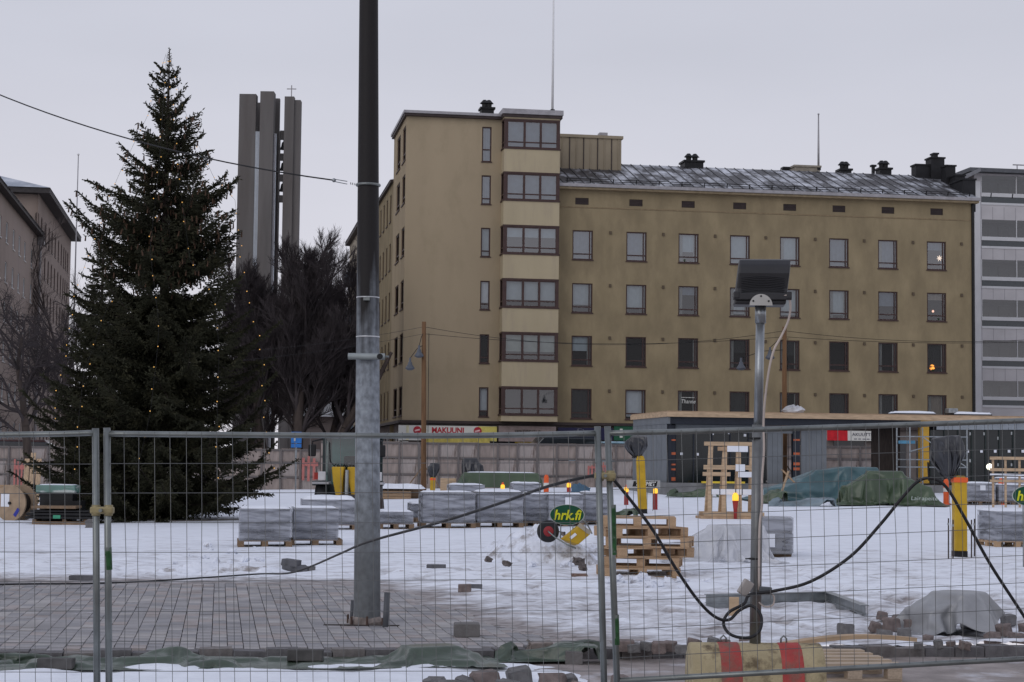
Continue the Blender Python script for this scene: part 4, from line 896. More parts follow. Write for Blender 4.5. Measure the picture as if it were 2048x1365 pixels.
# ------------------------------------------------------------------ hoarding of old form boards behind the site
HY = 84.0
def hoard(px0,px1,ptop,label):
    g0 = ga(px0,HY); g1 = ga(px1,HY); L_ = (g1-g0).length; rz = math.atan2(g1.y-g0.y,g1.x-g0.x); zt = zat((px0+px1)/2,ptop,HY)-min(g0.z,g1.z)-.0
    t = thing('hoarding',label,'fence',(g0.x,g0.y,min(g0.z,g1.z)-.05),rz); n = max(1,round(L_/.92)); w_ = L_/n; rh = zt/3
    pm = MB().box(-w_/2+.01,w_/2-.01,0,.03,.01,rh-.02).mesh('board_panel',M_HOARD)
    pm2 = MB().box(-w_/2+.01,w_/2-.01,0,.03,.01,rh-.02).mesh('board_panel',mat('weathered_boards_pale',(0.37,0.325,0.305),0.9,0,0.2,2.2,(3,1,.5),col2=(0.15,0.115,0.10),thr=(.5,.68),scale2=1.8,bump=.3,bscale=20))
    for i in range(n):
        top = random.uniform(-.05,.05)
        for r in range(3): link('board_panel',pm if random.random()<.6 else pm2,t,(w_*(i+.5),random.uniform(0,.02),rh*r+(top if r == 2 else 0)))
        if i: board('post',(w_*i,-.05,zt/2-.02),(.09,.09,zt+random.uniform(-.1,.03)),M_HPOST,t)
    for r in range(4): board('rail',(L_/2,-.028,min(zt-.05,rh*r+.05)),(L_-.02,.05,.09),M_HPOST,t)
    return t
hoard(-60,640,893,'weathered board hoarding behind the spruce'); hoard(641,1310,884,'weathered board hoarding below the shop signs'); hoard(1560,1800,890,'weathered board hoarding seen through the open pavilion')
def paint(px,py,w_,h_,label):
    p = at(px,py,HY-.12); o = MB()
    for k in range(3): o.box(-w_/2+k*w_/3,-w_/2+k*w_/3+w_*.16,0,.004,-h_/2+random.uniform(0,.1),h_/2-random.uniform(0,.15))
    o.box(-w_/2,w_/2,.0045,.008,h_*.1,h_*.25); o = o.build('spray_mark',mat('pink_spray_paint',(0.46,0.17,0.15),0.8)); o.location = p; tag(o,label,'graffiti')
paint(620,938,.75,1.2,'pink spray paint mark on the hoarding left of the loader'); paint(38,945,.5,1.3,'pink spray paint mark on the hoarding at the far left'); paint(1186,940,.5,.6,'pink spray paint mark on the hoarding left of the fence joint'); paint(1208,938,.3,.6,'small pink spray paint mark on the hoarding between the fence posts')

# ------------------------------------------------------------------ snow cap
def snowcap(parent,w_,d_,z,h_,seed,m=None):
    n = 14; xs = np.linspace(-1,1,n); X,Y = np.meshgrid(xs,xs); e = np.clip(1.0-np.maximum(np.abs(X),np.abs(Y))**6,0,1)
    Z = z-.01+h_*e**.5*(.55+.9*fbm(X*2+seed,Y*2,3,seed)); jx = X*w_/2*(1+.02*np.sin(Y*7+seed)); jy = Y*d_/2*(1+.02*np.sin(X*6+seed))
    return npmesh('snow_cap',np.stack([jx.ravel(),jy.ravel(),Z.ravel()],1),gridfaces(n,n),M_SNOW,parent,True)
# ------------------------------------------------------------------ pallets
def pallet_parts(t,L_=1.2,Wd=.8,z=0.0,m=M_WOOD,jit=0.0):
    for k in range(5):
        y = -Wd/2+.07+k*(Wd-.14)/4; board('deck_board',(0,y,z+.133),(L_,.135 if k%2 == 0 else .095,.022),m,t)
    for x in (-L_/2+.06,0,L_/2-.06): board('cross_board',(x,0,z+.111),(.12,Wd,.022),m,t)
    for x in (-L_/2+.06,0,L_/2-.06):
        for y in (-Wd/2+.06,0,Wd/2-.06): board('block',(x,y,z+.061),(.118,.116,.078),m,t)
    for y in (-Wd/2+.06,0,Wd/2-.06): board('bottom_board',(0,y,z+.011),(L_,.10,.022),m,t)
def paver_stack(px0,px1,ptop,pbase,label,rz=TH,d=.95,film=True,snow=.05,pal=M_WOODD,Y=None,seed=1,rows=7,sheet_=False,extra=0.0):
    g_ = gp((px0+px1)/2,pbase) if Y is None else ga((px0+px1)/2,Y)
    Yc = g_.y+d/2; sc = FPX/g_.y; w_ = (px1-px0)/sc*.985; zt = zat((px0+px1)/2,ptop,g_.y)-g_.z
    t = thing('paver_stack',label,'paver stack',(g_.x,Yc,g_.z-.01),rz,'stacks of grey pavers on pallets')
    pallet_parts(t,w_+.06+extra,d,0,pal); rd = random.Random(seed); mb = MB(); h_ = zt-.15-snow*.6; rh = h_/rows
    for r in range(rows):
        n = max(3,int(w_/.24)); j = rd.uniform(-.012,.012)
        for i in range(n):
            a = -w_/2+.015+(w_-.03)*i/n; mb.box(a+.004+j,a+(w_-.03)/n-.004+j,-d/2+.02+rd.uniform(0,.012),d/2-.02,.147+r*rh+.004,.147+(r+1)*rh-.004)
    struct(mb.build('pavers',M_GREYP,t),'stuff')
    if film:
        n = 15; vs = []; ring = [(-w_/2,-d/2),(w_/2,-d/2),(w_/2,d/2),(-w_/2,d/2)]; V = []
        for k in range(n):
            z = .13+(h_+.02)*k/(n-1)
            for c in range(4):
                a,b = ring[c],ring[(c+1)%4]
                for q in range(7):
                    f = q/7; nx,ny = (b[1]-a[1]),(a[0]-b[0]); ln = math.hypot(nx,ny); wob = rd.uniform(-.004,.010) if q else .006
                    V.append((a[0]+(b[0]-a[0])*f+nx/ln*wob,a[1]+(b[1]-a[1])*f+ny/ln*wob,z))
        m_ = 28; F = [(k*m_+i,k*m_+(i+1)%m_,(k+1)*m_+(i+1)%m_,(k+1)*m_+i) for k in range(n-1) for i in range(m_)]
        me = MB(); me.v = V; me.f = F; me.build('film_wrap',M_FILM,t)
    MB().box(-w_/2-.004,w_/2+.004,-d/2-.004,d/2+.004,.147+h_+.001,.147+h_+.012).build('top_sheet',M_FILM2,t)
    if snow: snowcap(t,w_*.98,d*.98,.16+h_,snow,seed)
    if sheet_: MB().box(-.02*w_,.16*w_,-d/2-.025,-d/2-.018,.147+h_*.62,.147+h_*.9).build('delivery_note',M_PLASTW,t)
    return t
paver_stack(470,573,1014,1096,'film wrapped paver stack nearest the camera left of the pole',seed=3); paver_stack(578,668,1014,1094,'film wrapped paver stack on a wide pallet just left of the pole',seed=4,extra=.12,snow=.03)
paver_stack(597,706,994,1061,'larger paver stack with peaked snow behind the two left front stacks',seed=5,snow=.10); paver_stack(752,820,1021,1059,'low paver stack just right of the tall pole',seed=6,rows=4)
paver_stack(816,843,1005,1046,'narrow paver stack in the gap right of the low one',seed=7,rows=5); paver_stack(838,944,983,1057,'big film wrapped paver stack at the left of the middle row',seed=8,rows=8,snow=.06)
paver_stack(947,1040,981,1056,'paver stack with torn wrapping in the middle row',seed=9,rows=8,snow=.06); paver_stack(1042,1088,986,1054,'narrow paver stack in the middle row',seed=10,rows=8)
paver_stack(1090,1160,986,1055,'paver stack with delivery note left of the fence joint',seed=11,rows=8,sheet_=True); paver_stack(1162,1218,984,1053,'paver stack at the right end of the middle row behind the fence posts',seed=12,rows=8,sheet_=True)
paver_stack(1925,1989,965,1011,'paver stack right of the yellow post with bag',seed=13,rows=5,sheet_=True); paver_stack(1991,2056,968,1011,'paver stack at the far right edge behind the oval sign',seed=14,rows=5)
paver_stack(1984,2075,1020,1096,'paler paver stack on a pallet at the right edge of the picture',seed=15,rows=6,pal=M_WOOD)
paver_stack(1022,1078,965,1010,'snow topped paver stack behind the middle row',seed=16,rows=6); paver_stack(895,965,968,1012,'further snow topped paver stack behind the middle row at left',seed=17,rows=6)
paver_stack(2000,2060,955,985,'snow topped paver stack behind the right edge stacks',seed=18,rows=5,Y=66)
# stack of empty pallets
pb = gp(1288,1157); base_y = pb.y+.45; z = pb.z
for i,(dx,rz,L_,Wd) in enumerate([(-.06,.10,1.1,.85),(.02,-.16,1.1,.8),(.08,.30,1.15,.8),(.12,-.20,1.2,.8),(-.02,.34,1.15,.8),(-.07,-.06,1.1,.8)]):
    lab = ['lowest','second lowest','third','fourth','fifth','topmost'][i]
    t = thing('pallet','new wooden pallet, %s of the crooked stack behind the fence'%lab,'pallet',(pb.x+dx,base_y+random.uniform(-.04,.04),z),rz,'empty pallets in a crooked stack'); pallet_parts(t,L_,Wd,0,M_WOOD); z += .1448
# ------------------------------------------------------------------ wheel loader
g_ = ga(700,47.0); sc = FPX/47.0
def lx(px): return (px-700)/sc
def lz(py): return zat(700,py,47.0)-g_.z
LD = thing('wheel_loader','small dark wheel loader with glazed cab and yellow hoses gear behind the pole','loader',g_)
M_CAB = mat('cab_dark_green',(0.030,0.042,0.042),0.45,0,0.15,4); M_CABGL = glassmat('teal_cab_glass',(0.35,0.62,0.60),0.12,.05)
x0,x1,zb,zt = lx(645),lx(758),lz(970),lz(876)
for x in (x0,x1-.09):
    for y in (.0,1.3): MB().box(x,x+.09,y,y+.09,zb,zt).build('cab_pillar',M_CAB,LD,bevel=.015)
MB().box(x0-.04,x1+.04,-.06,1.45,zt,zt+.09).build('cab_roof',M_CAB,LD,bevel=.02); MB().box(x0,x1,0,1.39,zb-.5,zb).build('cab_floor',M_CAB,LD,bevel=.02)
for k in range(8): MB().box(x0+.1+k*.17,x0+.2+k*.17,-.08,-.061,zt+.03,zt+.06).build('roof_vent',M_BLACK,LD)
MB().add([(x0+.09,.04,zb),(x1-.09,.04,zb),(x1-.09,.04,zt),(x0+.09,.04,zt)],[(0,1,2,3)]).build('windscreen',M_CABGL,LD); MB().add([(x0+.09,1.35,zb),(x1-.09,1.35,zb),(x1-.09,1.35,zt),(x0+.09,1.35,zt)],[(0,1,2,3)]).build('rear_window',mat('rear_cab_pale',(0.16,0.27,0.26),0.5),LD)
MB().tube([(x0+.2,-.0,zb+.6),(x0+.5,-.02,zb+.28)],.014,5).tube([(x0+.17,-.01,zb+1.1),(x0+.2,-.01,zb+.6)],.012,5).build('wiper',M_BLACK,LD)
MB().lathe([(.22,0),(.24,.03),(.22,.06)],14,Matrix.Translation(((x0+x1)/2,.35,zb+.42)) @ Matrix.Rotation(R(55),4,'X')).build('steering_wheel',M_BLACK,LD); MB().box((x0+x1)/2-.25,(x0+x1)/2+.25,.7,1.0,zb,zb+.75).build('driver_seat',M_BLACK,LD,bevel=.05)
for s,x in ((-1,lx(626)),(1,lx(764))):
    m_ = MB().box(x-.10,x+.10,-.25,-.18,lz(914),lz(890)).build('mirror',M_BLACK,LD,bevel=.03); MB().tube([(x,-.2,lz(891)),(x,-.18,lz(884)),(x0 if s<0 else x1,0,lz(879))],.02,6).build('mirror_arm',M_BLACK,m_)
for x in (lx(646),lx(757)):
    h_ = MB().box(x-.10,x+.10,-.22,-.05,lz(962),lz(944)).build('headlight',mat('lamp_white',(0.62,0.62,0.64),.2,spec=.7),LD,bevel=.02); MB().box(x-.20,x-.10,-.20,-.06,lz(960),lz(946)).build('indicator',mat('lamp_red',(0.35,0.03,0.02),.3),h_)
    MB().box(x-.25,x+.12,-.18,.3,lz(972),lz(963)).build('lamp_bracket',M_CAB,LD)
for s in (-1,1):
    c = (x0+x1)/2; a = c+s*.20-.02
    MB().prism([(a-.18,lz(934)),(a+.14,lz(934)),(a+.12,lz(962)),(a+.10,lz(992)),(a-.06,lz(992)),(a-.14,lz(962))],-1.0,-.55).build('lift_arm',M_YELLOW,LD,bevel=.03)
    for k in range(4): MB().tube([(a-.12+k*.07,-.8,lz(936)),(a-.10+k*.07,-.85,lz(928)-random.uniform(0,.04)),(a-.05+k*.05,-.75,lz(932)),(c,-.4,lz(955))],.014,5).build('hose',M_RUBBER,LD)
MB().tube([((x0+x1)/2,-1.02,lz(940)),((x0+x1)/2,-1.05,lz(990))],.05,8).build('hydraulic_cylinder',M_GALV,LD)
for x in (lx(646),lx(752)):
    w_ = MB().lathe([(.30,-.17),(.46,-.15),(.50,-.06),(.50,.06),(.46,.15),(.30,.17)],20,Matrix.Translation((x,-.1,.5)) @ Matrix.Rotation(math.pi/2,4,'Y')).build('tyre',M_RUBBER,LD,True); MB().lathe([(.28,-.12),(.28,.12)],14,Matrix.Translation((x,-.1,.5)) @ Matrix.Rotation(math.pi/2,4,'Y')).build('rim',mat('dull_rim',(0.30,0.28,0.25),.6),w_)
    MB().box(x-.22,x+.22,-.55,.3,.98,1.04).build('fender',mat('fender_grey',(0.42,0.42,0.44),.5),LD,bevel=.02)
MB().prism([(lx(690),.05),(lx(778),.05),(lx(774),.62),(lx(768),.74),(lx(690),.74)],-1.75,-1.05).build('bucket',mat('rusty_bucket',(0.050,0.038,0.032),.7,0,.4,3),LD,bevel=.03)
MB().box(x0+.1,x1-.1,1.4,3.0,.45,1.25).build('engine_cover',M_CAB,LD,bevel=.06)
# ------------------------------------------------------------------ bags on yellow columns, tarps, markers
def bag(parent,c,rx,ry,h_,seed):
    o = cloth_part('plastic_bag',CL_BAG,M_BAG,parent); o.location = (c[0],c[1],c[2]-.02); o.rotation_euler = (R(4),R(-5 if seed == 3 else 3),seed*.9+2.2); o.scale = (rx/.30,ry/.27,h_/.84); return o
def yellow_post(label,px0,px1,ptop,pbase,bag_px,seed,Y=None,lean=0.0,tape=True):
    g_ = gp((px0+px1)/2,pbase) if Y is None else ga((px0+px1)/2,Y); sc = FPX/g_.y; w_ = (px1-px0)/sc; h_ = zat((px0+px1)/2,ptop,g_.y)-g_.z
    t = thing('yellow_post',label,'post',g_); t.rotation_euler = (0,lean,0)
    MB().prism([(-w_/2,.14),(w_/2,.14),(w_/2*1.0,h_*.93),(w_/2*.7,h_),(-w_/2*.7,h_),(-w_/2,h_*.93)],-w_/2,w_/2).build('column',M_YELLOW,t,bevel=.015); MB().box(-w_/2*1.02,w_/2*1.02,-w_/2*1.02,w_/2*1.02,0,.14).build('foot',M_BLACK,t)
    b0,b1,bt,bb = bag_px; hb = (bb-bt)/sc; bag(t,((( b0+b1)/2-(px0+px1)/2)/sc*1.0,0,h_-.06),(b1-b0)/sc/2,(b1-b0)/sc/2*.8,hb,seed)
    if tape: MB().box(-w_*.56,w_*.56,-w_*.56,w_*.56,h_-.12,h_-.03).build('tape',M_ORANGE,t,bevel=.01)
    return t,g_
yellow_post('near yellow column with a wind blown black bag at right',1907,1932,952,1118,(1864,1934,864,952),3)
yellow_post('leaning yellow column with a black bagged head behind the pallet stack',1277,1294,912,1028,(1258,1300,868,914),4,lean=R(-3.0),tape=False)
yellow_post('small yellow column with a dark bag beside the wooden lamp pole',861,871,955,984,(856,876,925,958),5,Y=72)
t = thing('bagged_lamp','dark bag covered object against the hoarding behind the green tarpaulin','bag',ga(946,80.0)); bag(t,(0,0,.0),.42,.35,zat(946,915,80)-ga(946,80).z,8)
def drape(name,label,loc,w_,d_,hf,m,rz=0,n=60,cat='tarpaulin',seed=1,fold=.06,k=1.6):
    """cloth thrown over a heap: polar grid, creases running over it, fluted hem"""
    t = thing(name,label,cat,loc,rz); na,nr = int(n*3),44; A = np.linspace(0,2*math.pi,na,endpoint=False); T = np.linspace(0.01,1,nr); AA,TT = np.meshgrid(A,T)
    ca,sa = np.cos(AA),np.sin(AA); p_ = 3.0; se = (np.abs(ca)**p_+np.abs(sa)**p_)**(-1/p_); u,v = ca*se*TT,sa*se*TT
    X,Y = u*w_/2,v*d_/2; cr = crumple(X,Y,k,seed); fl = np.clip((TT-.80)/.20,0,1); flute = np.sin(AA*9+seed+3*fbm(ca*2+seed,sa*2,3,seed))*np.clip(TT-.35,0,1)
    top = hf(u,v); Z = top*(1-fl**2)+fold*cr*(1-fl*.6)*np.clip(top*3,.25,1)+fold*.22*flute*(1-fl); drop = np.clip(1-top/max(1e-3,float(top.max()))*1.15,0,1); hang = (np.abs(np.sin(AA*11+seed+4*fbm(ca*2+seed,sa*2,3,seed)))-.55)*drop; hem = 1+.10*hang+.12*(fbm(ca*3+seed,sa*3,3,seed)-.45)*fl
    Z = np.maximum(Z,.0)+.012-.03*(TT>.995)
    npmesh('cover',np.stack([(X*hem).ravel(),(Y*hem).ravel(),Z.ravel()],1),np.array([(j*na+i,j*na+(i+1)%na,(j+1)*na+(i+1)%na,(j+1)*na+i) for j in range(nr-1) for i in range(na)]),m,t,True); return t
def tent(ridges,slope):                         # cloth over poles and boxes: highest of several ridge lines, falling away to the sides
    def H(u,v):
        z = 0*u
        for (x0,y0,h0,x1,y1,h1,fw) in ridges:
            dx_,dy_ = x1-x0,y1-y0; q = np.clip(((u-x0)*dx_+(v-y0)*dy_)/(dx_*dx_+dy_*dy_+1e-6),0,1); d = np.sqrt((u-x0-q*dx_)**2+((v-y0-q*dy_)*.9)**2); z = np.maximum(z,h0+(h1-h0)*q-slope*np.maximum(0,d-fw))
        return np.maximum(z,0)
    return H
def bump_(u,c,w_): return np.exp(-((u-c)/w_)**4)
p = ga(1640,65); t = thing('tarpaulin','teal tarpaulin over a long heap in front of the pavilion','tarpaulin',p,.05); cloth_part('cover',CL_TEAL,M_TEAL,t)
p = ga(1772,61.5); t = thing('tarpaulin','dark green tarpaulin over a boxy heap with faint white print','tarpaulin',p,-.05); cloth_part('cover',CL_GREEN,M_GTARP,t)
text('print','Lainapeite',.22,mat('faded_white_print',(0.4,0.45,0.42)),t,(1.1,-1.02,.26),shear=.2,rx=R(58))
p = ga(1002,73.0); t = thing('covered_crate','green tarpaulin covered crate in front of the hoarding','crate',p); sc = FPX/73
hc = zat(1002,946,73)-p.z; n = 50
co_ = cloth_part('cover',CL_CRATE,M_GTARP,t); co_.scale = (1,1,hc/.80); snowcap(t,2.9,1.35,hc,.05,3)
def marker(label,px,ptop,pbase,Y,kind):
    g_ = ga(px,Y); z1 = zat(px,ptop,Y)-g_.z; t = thing('warning_post',label,'warning post',g_,0,'warning posts with amber lamps')
    if kind == 'lamp':
        MB().lathe([(.05,0),(.075,.02),(.07,z1-.24)],10).build('shaft',M_REDP,t,True); MB().lathe([(.070,z1-.24),(.078,z1-.18),(.07,z1-.1),(.03,z1-.08)],10).build('lamp',M_AMBER,t,True); MB().lathe([(.05,z1-.08),(.03,z1)],8).build('cap',M_ORANGE,t)
    else:
        MB().lathe([(.17,0),(.16,.04),(.10,.05),(.09,z1*.9),(.05,z1)],12).build('shaft',M_ORANGE,t,True); MB().lathe([(.102,z1*.5),(.10,z1*.65)],12).build('reflective_band',M_SW,t)
for lab,px,pt,Y,k in [('red post with amber lamp left of the TAMMET board',1253,970,60,'lamp'),('red post with amber lamp just right of the TAMMET board',1311,972,57,'lamp'),('amber lamp post behind the middle paver row at left',1006,965,66,'lamp'),('amber lamp post behind the middle paver row at right',1138,962,66,'lamp'),
    ('orange cone behind the green covered crate',1031,966,68,'cone'),('tall orange cone right of the green covered crate',1093,950,68,'cone'),('orange marker beside the near yellow column',1892,958,62,'cone'),('orange marker behind the right hand paver stacks',2002,957,62,'cone')]: marker(lab,px,pt,0,Y,k)
# ------------------------------------------------------------------ TAMMET board on rods
g_ = ga(1287,56.0); sc = FPX/56
t = thing('barrier_board','grey board lettered TAMMET on thin rods behind the pallets','sign',g_); z0,z1 = zat(1287,977,56)-g_.z,zat(1287,961,56)-g_.z
MB().box(-.52,.52,-.02,.02,z0,z1).build('board',mat('board_grey_white',(0.42,0.42,0.41),.6),t); MB().prism([(-.34,z0+.05),(.40,z0+.05),(.44,z1-.03),(-.30,z1-.03)],-.025,-.0205).build('name_field',M_BLACK,t)
text('lettering','TAMMET',.17,mat('letter_white',(0.75,0.75,0.72)),t,(.05,-.032,(z0+z1)/2+.01),shear=.3,off=.005,width=.62)
for x in (-.30,-.10,.12,.30): MB().tube([(x,0.04,0),(x,.04,z1-.02)],.012,6).build('rod',M_STEEL,t)
# ------------------------------------------------------------------ timber rack on a pallet
g_ = gp(1463,1041); sc = FPX/g_.y
def rxp(px): return (px-1463)/sc
def rzp(py): return zat(1463,py,g_.y)-g_.z
t = thing('timber_rack','tall pale timber rack with white wrapped slats on a pallet','rack',(g_.x,g_.y+.5,g_.z),.06)
MB().box(rxp(1400),rxp(1535),-.5,.5,0,.10).build('base_deck',M_WOOD,t,bevel=.01); MB().box(rxp(1406),rxp(1528),-.45,-.30,.10,.22).build('base_beam',M_WOOD2,t,bevel=.01); MB().box(rxp(1406),rxp(1528),.30,.45,.10,.22).build('base_beam',M_WOOD2,t,bevel=.01)
for a,b in ((1421,1424),(1449,1453),(1481,1480),(1510,1507)):
    MB().beam((rxp(a-2),-.36,.2),(rxp(b),-.06,rzp(891)),.13,.06).build('upright',M_WOOD2,t,bevel=.006); MB().beam((rxp(a-2)+.03,.36,.2),(rxp(b)+.03,.06,rzp(891)),.13,.06).build('upright',M_WOOD2,t,bevel=.006)
def rail(a,b,py0,py1,y,m,nm='cross_rail'): MB().box(rxp(a),rxp(b),y,y+.05,rzp(py1),rzp(py0)).build(nm,m,t,bevel=.006)
rail(1410,1523,884,892,-.14,M_WOOD2); rail(1408,1520,931,940,-.22,M_WOOD2); rail(1406,1462,945,953,-.25,M_WOOD2); rail(1437,1458,894,902,-.17,M_WOOD); rail(1456,1498,892,904,-.19,M_PLASTW,'wrapped_slat'); rail(1472,1491,929,943,-.28,M_PLASTW,'wrapped_slat'); rail(1477,1512,944,955,-.31,M_PLASTW,'wrapped_slat'); rail(1422,1527,979,990,-.36,M_PLASTW,'wrapped_slat')
for px in (1439,1471,1484): MB().box(rxp(px)-.012,rxp(px)+.012,-.366,-.361,rzp(990)-.01,rzp(979)+.01).build('strap',M_BLACK,t)
gm_ = ga(1471,g_.y-.05); tm = thing('warning_post','red post with amber lamp in front of the timber rack','warning post',(gm_.x,gm_.y,gm_.z),0,'warning posts with amber lamps'); z1 = zat(1471,986,gm_.y)-gm_.z
MB().lathe([(.04,0),(.05,.25),(.085,z1-.22)],10).build('shaft',M_REDP,tm,True); MB().lathe([(.09,z1-.22),(.09,z1-.08),(.04,z1)],10).build('lamp',M_AMBER,tm,True)
# ------------------------------------------------------------------ pavilion under construction
CP = at(1338,900,71.0); CP.z = 0; CP.z = .35
PV = thing('pavilion','unfinished flat roofed pavilion with timber roof edge and dark glazing','pavilion',(CP.x,CP.y,0),TH)
CPz = Vector((CP.x,CP.y,0))
def pv(px,py,yp=0.0): return bl(px,py,yp,CPz)
zr1 = pv(1345,822)[1]; zr0 = pv(1345,834)[1]; zf0 = pv(1345,848)[1]; zg = pv(1345,966)[1]; PD = 6.4; uEnd = pv(2048,830)[0]+8
M_PGREY = mat('grey_cladding',(0.165,0.18,0.195),0.6,0,0.1,2); M_PDARK = mat('dark_fascia',(0.02,0.024,0.034),0.5); M_PGL = mat('dark_unlit_glazing',(0.012,0.016,0.017),0.10,0,0.3,1,spec=.5)
MB().box(-.10,uEnd,-.15,PD,zr0,zr1-.04).build('roof_edge',M_WOOD2,PV,bevel=.01); MB().box(-.06,uEnd,-.10,PD-.05,zr1-.038,zr1).build('roof_deck',mat('roof_ply',(0.38,0.27,0.18),.8),PV)
MB().box(0.05,pv(1842,840)[0],.02,.14,zf0,zr0-.003).build('fascia',M_PDARK,PV); MB().box(-.04,.05,.02,PD-.3,zf0-.0,zr0-.004).build('side_fascia',M_PGREY,PV)
MB().box(-.2,uEnd,-.35,PD,-.1,zg).build('plinth',mat('plinth_concrete',(0.20,0.20,0.20),.9,0,.2,2),PV)
def pbox(name,a,b,ya,yb,y0,y1,m): u0,z1_ = pv(a,ya,y0); u1,_ = pv(b,ya,y0); z0_ = max(zg+.001,pv((a+b)/2,yb,y0)[1]); return MB().box(u0,u1,y0,y1,z0_,z1_).build(name,m,PV)
MB().box(.03,.15,.20,.34,zg,zf0).build('column',M_PDARK,PV)
for a,b,y0 in ((1339,1350,.25),(1586,1600,.35)):
    c = pbox('column',a,b,850,967,y0,y0+.22,M_PDARK); u0 = pv((a+b)/2,900,y0)[0]
    for py in (882,910,931,941,962): z_ = pv(a,py,y0)[1]; MB().box(u0-.13,u0+.13,y0-.02,y0+.24,z_,z_+random.uniform(.06,.16)).build('orange_tape',mat('orange_tape',(0.48,0.12,0.05),.6),c)
pbox('transom_panel',1351,1586,849,866,.40,.46,M_PGREY)
for k in range(3):
    a = 1535+k*10.3; pbox('cladding_board',a,a+9.9,862,967,.42,.46,M_PGREY)
for k in range(5): a = 1602+k*10.3; pbox('cladding_board',a,a+9.9,849,967,.42,.46,M_PGREY)
for k in range(5):
    a = 1351+k*36.5; pbox('glazing',a+1.2,a+35,866.5,967,.50,.52,M_PGL); pbox('mullion',a-1.2,a+1.2,866.5,967,.46,.53,M_PDARK)
for px,py in ((1425,868),(1458,866),(1490,871),(1395,909),(1363,908)): u,z = pv(px,py,.48); MB().box(u-.05,u+.05,.47,.498,z-.05,z+.05).build('white_label',M_PLASTW,PV)
pbox('yellow_insulation',1405,1490,963,985,-.6,-.4,M_YEL); pbox('dark_panel',1744,1800,852,967,1.2,1.3,mat('dark_timber_panel',(0.035,0.027,0.024),.8,0,.3,3,(8,1,1)))
pbox('yellow_column',1843,1858,834,967,-.02,.35,mat('yellow_ochre_column',(0.48,0.28,0.035),.6,0,.1,3)); pbox('yellow_column_head',1842,1872,834,850,-.06,-.021,MATS['yellow_ochre_column'])
for k in range(12):
    a = 1873+k*16; pbox('fascia_panel',a+.3,a+15.6,838,860,.02,.06,mat('galvanised_fascia',(0.28,0.31,0.34),.4,.3,.12,3))
for k in range(8):
    a = 1861+k*27.5; pbox('glazing',a+1.0,a+26.5,860.5,967,.10,.12,M_PGL); pbox('mullion',a-1.0,a+1.0,860.5,967,.06,.13,mat('glazing_black_green',(0.02,0.028,0.026),.4))
lab_m = None
for r,py in enumerate((854,903)):
    for k in range(7):
        if r and k < 2: continue
        u,z = pv(1880+k*27.6,py,.05); MB().box(u-.055,u+.055,.04,.058,z-.055,z+.055).build('white_label',M_PLASTW,PV)
for px,py in ((1941,868),(1969,868),(1997,877),(2024,867),(1941,922),(1997,930),(2024,930)): u,z = pv(px,py,.05); MB().box(u-.03,u+.03,.085,.098,z-.06,z+.06).build('small_label',mat('label_grey',(0.4,0.42,0.42)),PV)
for k in range(7): y = .3+k*.85; MB().box(-.02,.0,y,y+.82,zg,zf0-.002).build('side_cladding',M_PGREY,PV)
MB().box(uEnd-.3,uEnd-.2,.6,PD-.3,zg,zr0).build('end_wall',M_PDARK,PV); MB().box(.2,pv(1530,900,PD-.4)[0],PD-.4,PD-.3,zg,zr0).build('rear_wall',M_PDARK,PV); MB().box(pv(1850,900,PD-.4)[0],uEnd-.3,PD-.4,PD-.3,zg,zr0).build('rear_wall',M_PDARK,PV)
# things on the pavilion roof
def onroof(px,yp): u = pv(px,820,yp)[0]; return CPz+Matrix.Rotation(TH,3,'Z') @ Vector((u,yp,zr1))
t = thing('plastic_bundle','crumpled white plastic bundle on the pavilion roof','bundle',onroof(1587,1.0)); m0 = MB().ball((0,0,.12),.42,14,8,(1.1,.7,.42)); rd = random.Random(3); m0.v = [(x*(1+rd.uniform(-.14,.14)),y*(1+rd.uniform(-.14,.14)),max(0,z*(1+rd.uniform(-.3,.3)))) for x,y,z in m0.v]; m0.build('film',M_FILM2,t)
for lab,px,w_,h_ in (('long flat snow covered bundle on the pavilion roof',1824,1.7,.14),('second flat snow covered bundle at the right on the pavilion roof',1940,1.6,.14)):
    t = thing('snowy_bundle',lab,'bundle',onroof(px,1.0),TH); MB().box(-w_/2,w_/2,-.4,.4,0,h_*.6).build('bundle',M_GREYP,t,bevel=.02); snowcap(t,w_*1.03,.84,h_*.6,.09,int(px))
t = thing('roof_vent','zinc roof vent box on the pavilion roof','vent',onroof(1903,.9),TH); MB().box(-.18,.18,-.18,.18,0,.1).build('collar',M_BLACK,t); MB().box(-.2,.2,-.2,.2,.1,.30).build('hood',M_GALV,t,bevel=.02)
# lit globe lamp and scaffold
p = at(1979,934,69.0); gg = ga(1979,69.0); t = thing('globe_lamp','lit round white work lamp in front of the dark glazing','lamp',gg); zz_ = p.z-gg.z
MB().ball((0,0,zz_),.125,12,8).build('globe',mat('lit_globe',(1,.97,.8),.5,emit=(1,.95,.72),estr=1.6),t,True); MB().tube([(0,.05,0),(0,.05,zz_-.1)],.02,6).build('stand',M_BLACK,t)
g_ = ga(1870,68.5); t = thing('scaffold','light aluminium scaffold tower in front of the yellow pavilion column','scaffold',g_); sc = FPX/68.5
def sx(px): return (px-1870)/sc
def sz(py): return zat(1870,py,68.5)-g_.z
for px,y in ((1804,.9),(1820,0),(1856,.9),(1934,0)): MB().tube([(sx(px),y,0),(sx(px),y,sz(855))],.03,7).build('standard',M_GALV,t)
for py in (874,920,935): MB().tube([(sx(1804),.9,sz(py)),(sx(1820),0,sz(py)),(sx(1934),0,sz(py))],.024,6).build('ledger',M_GALV,t)
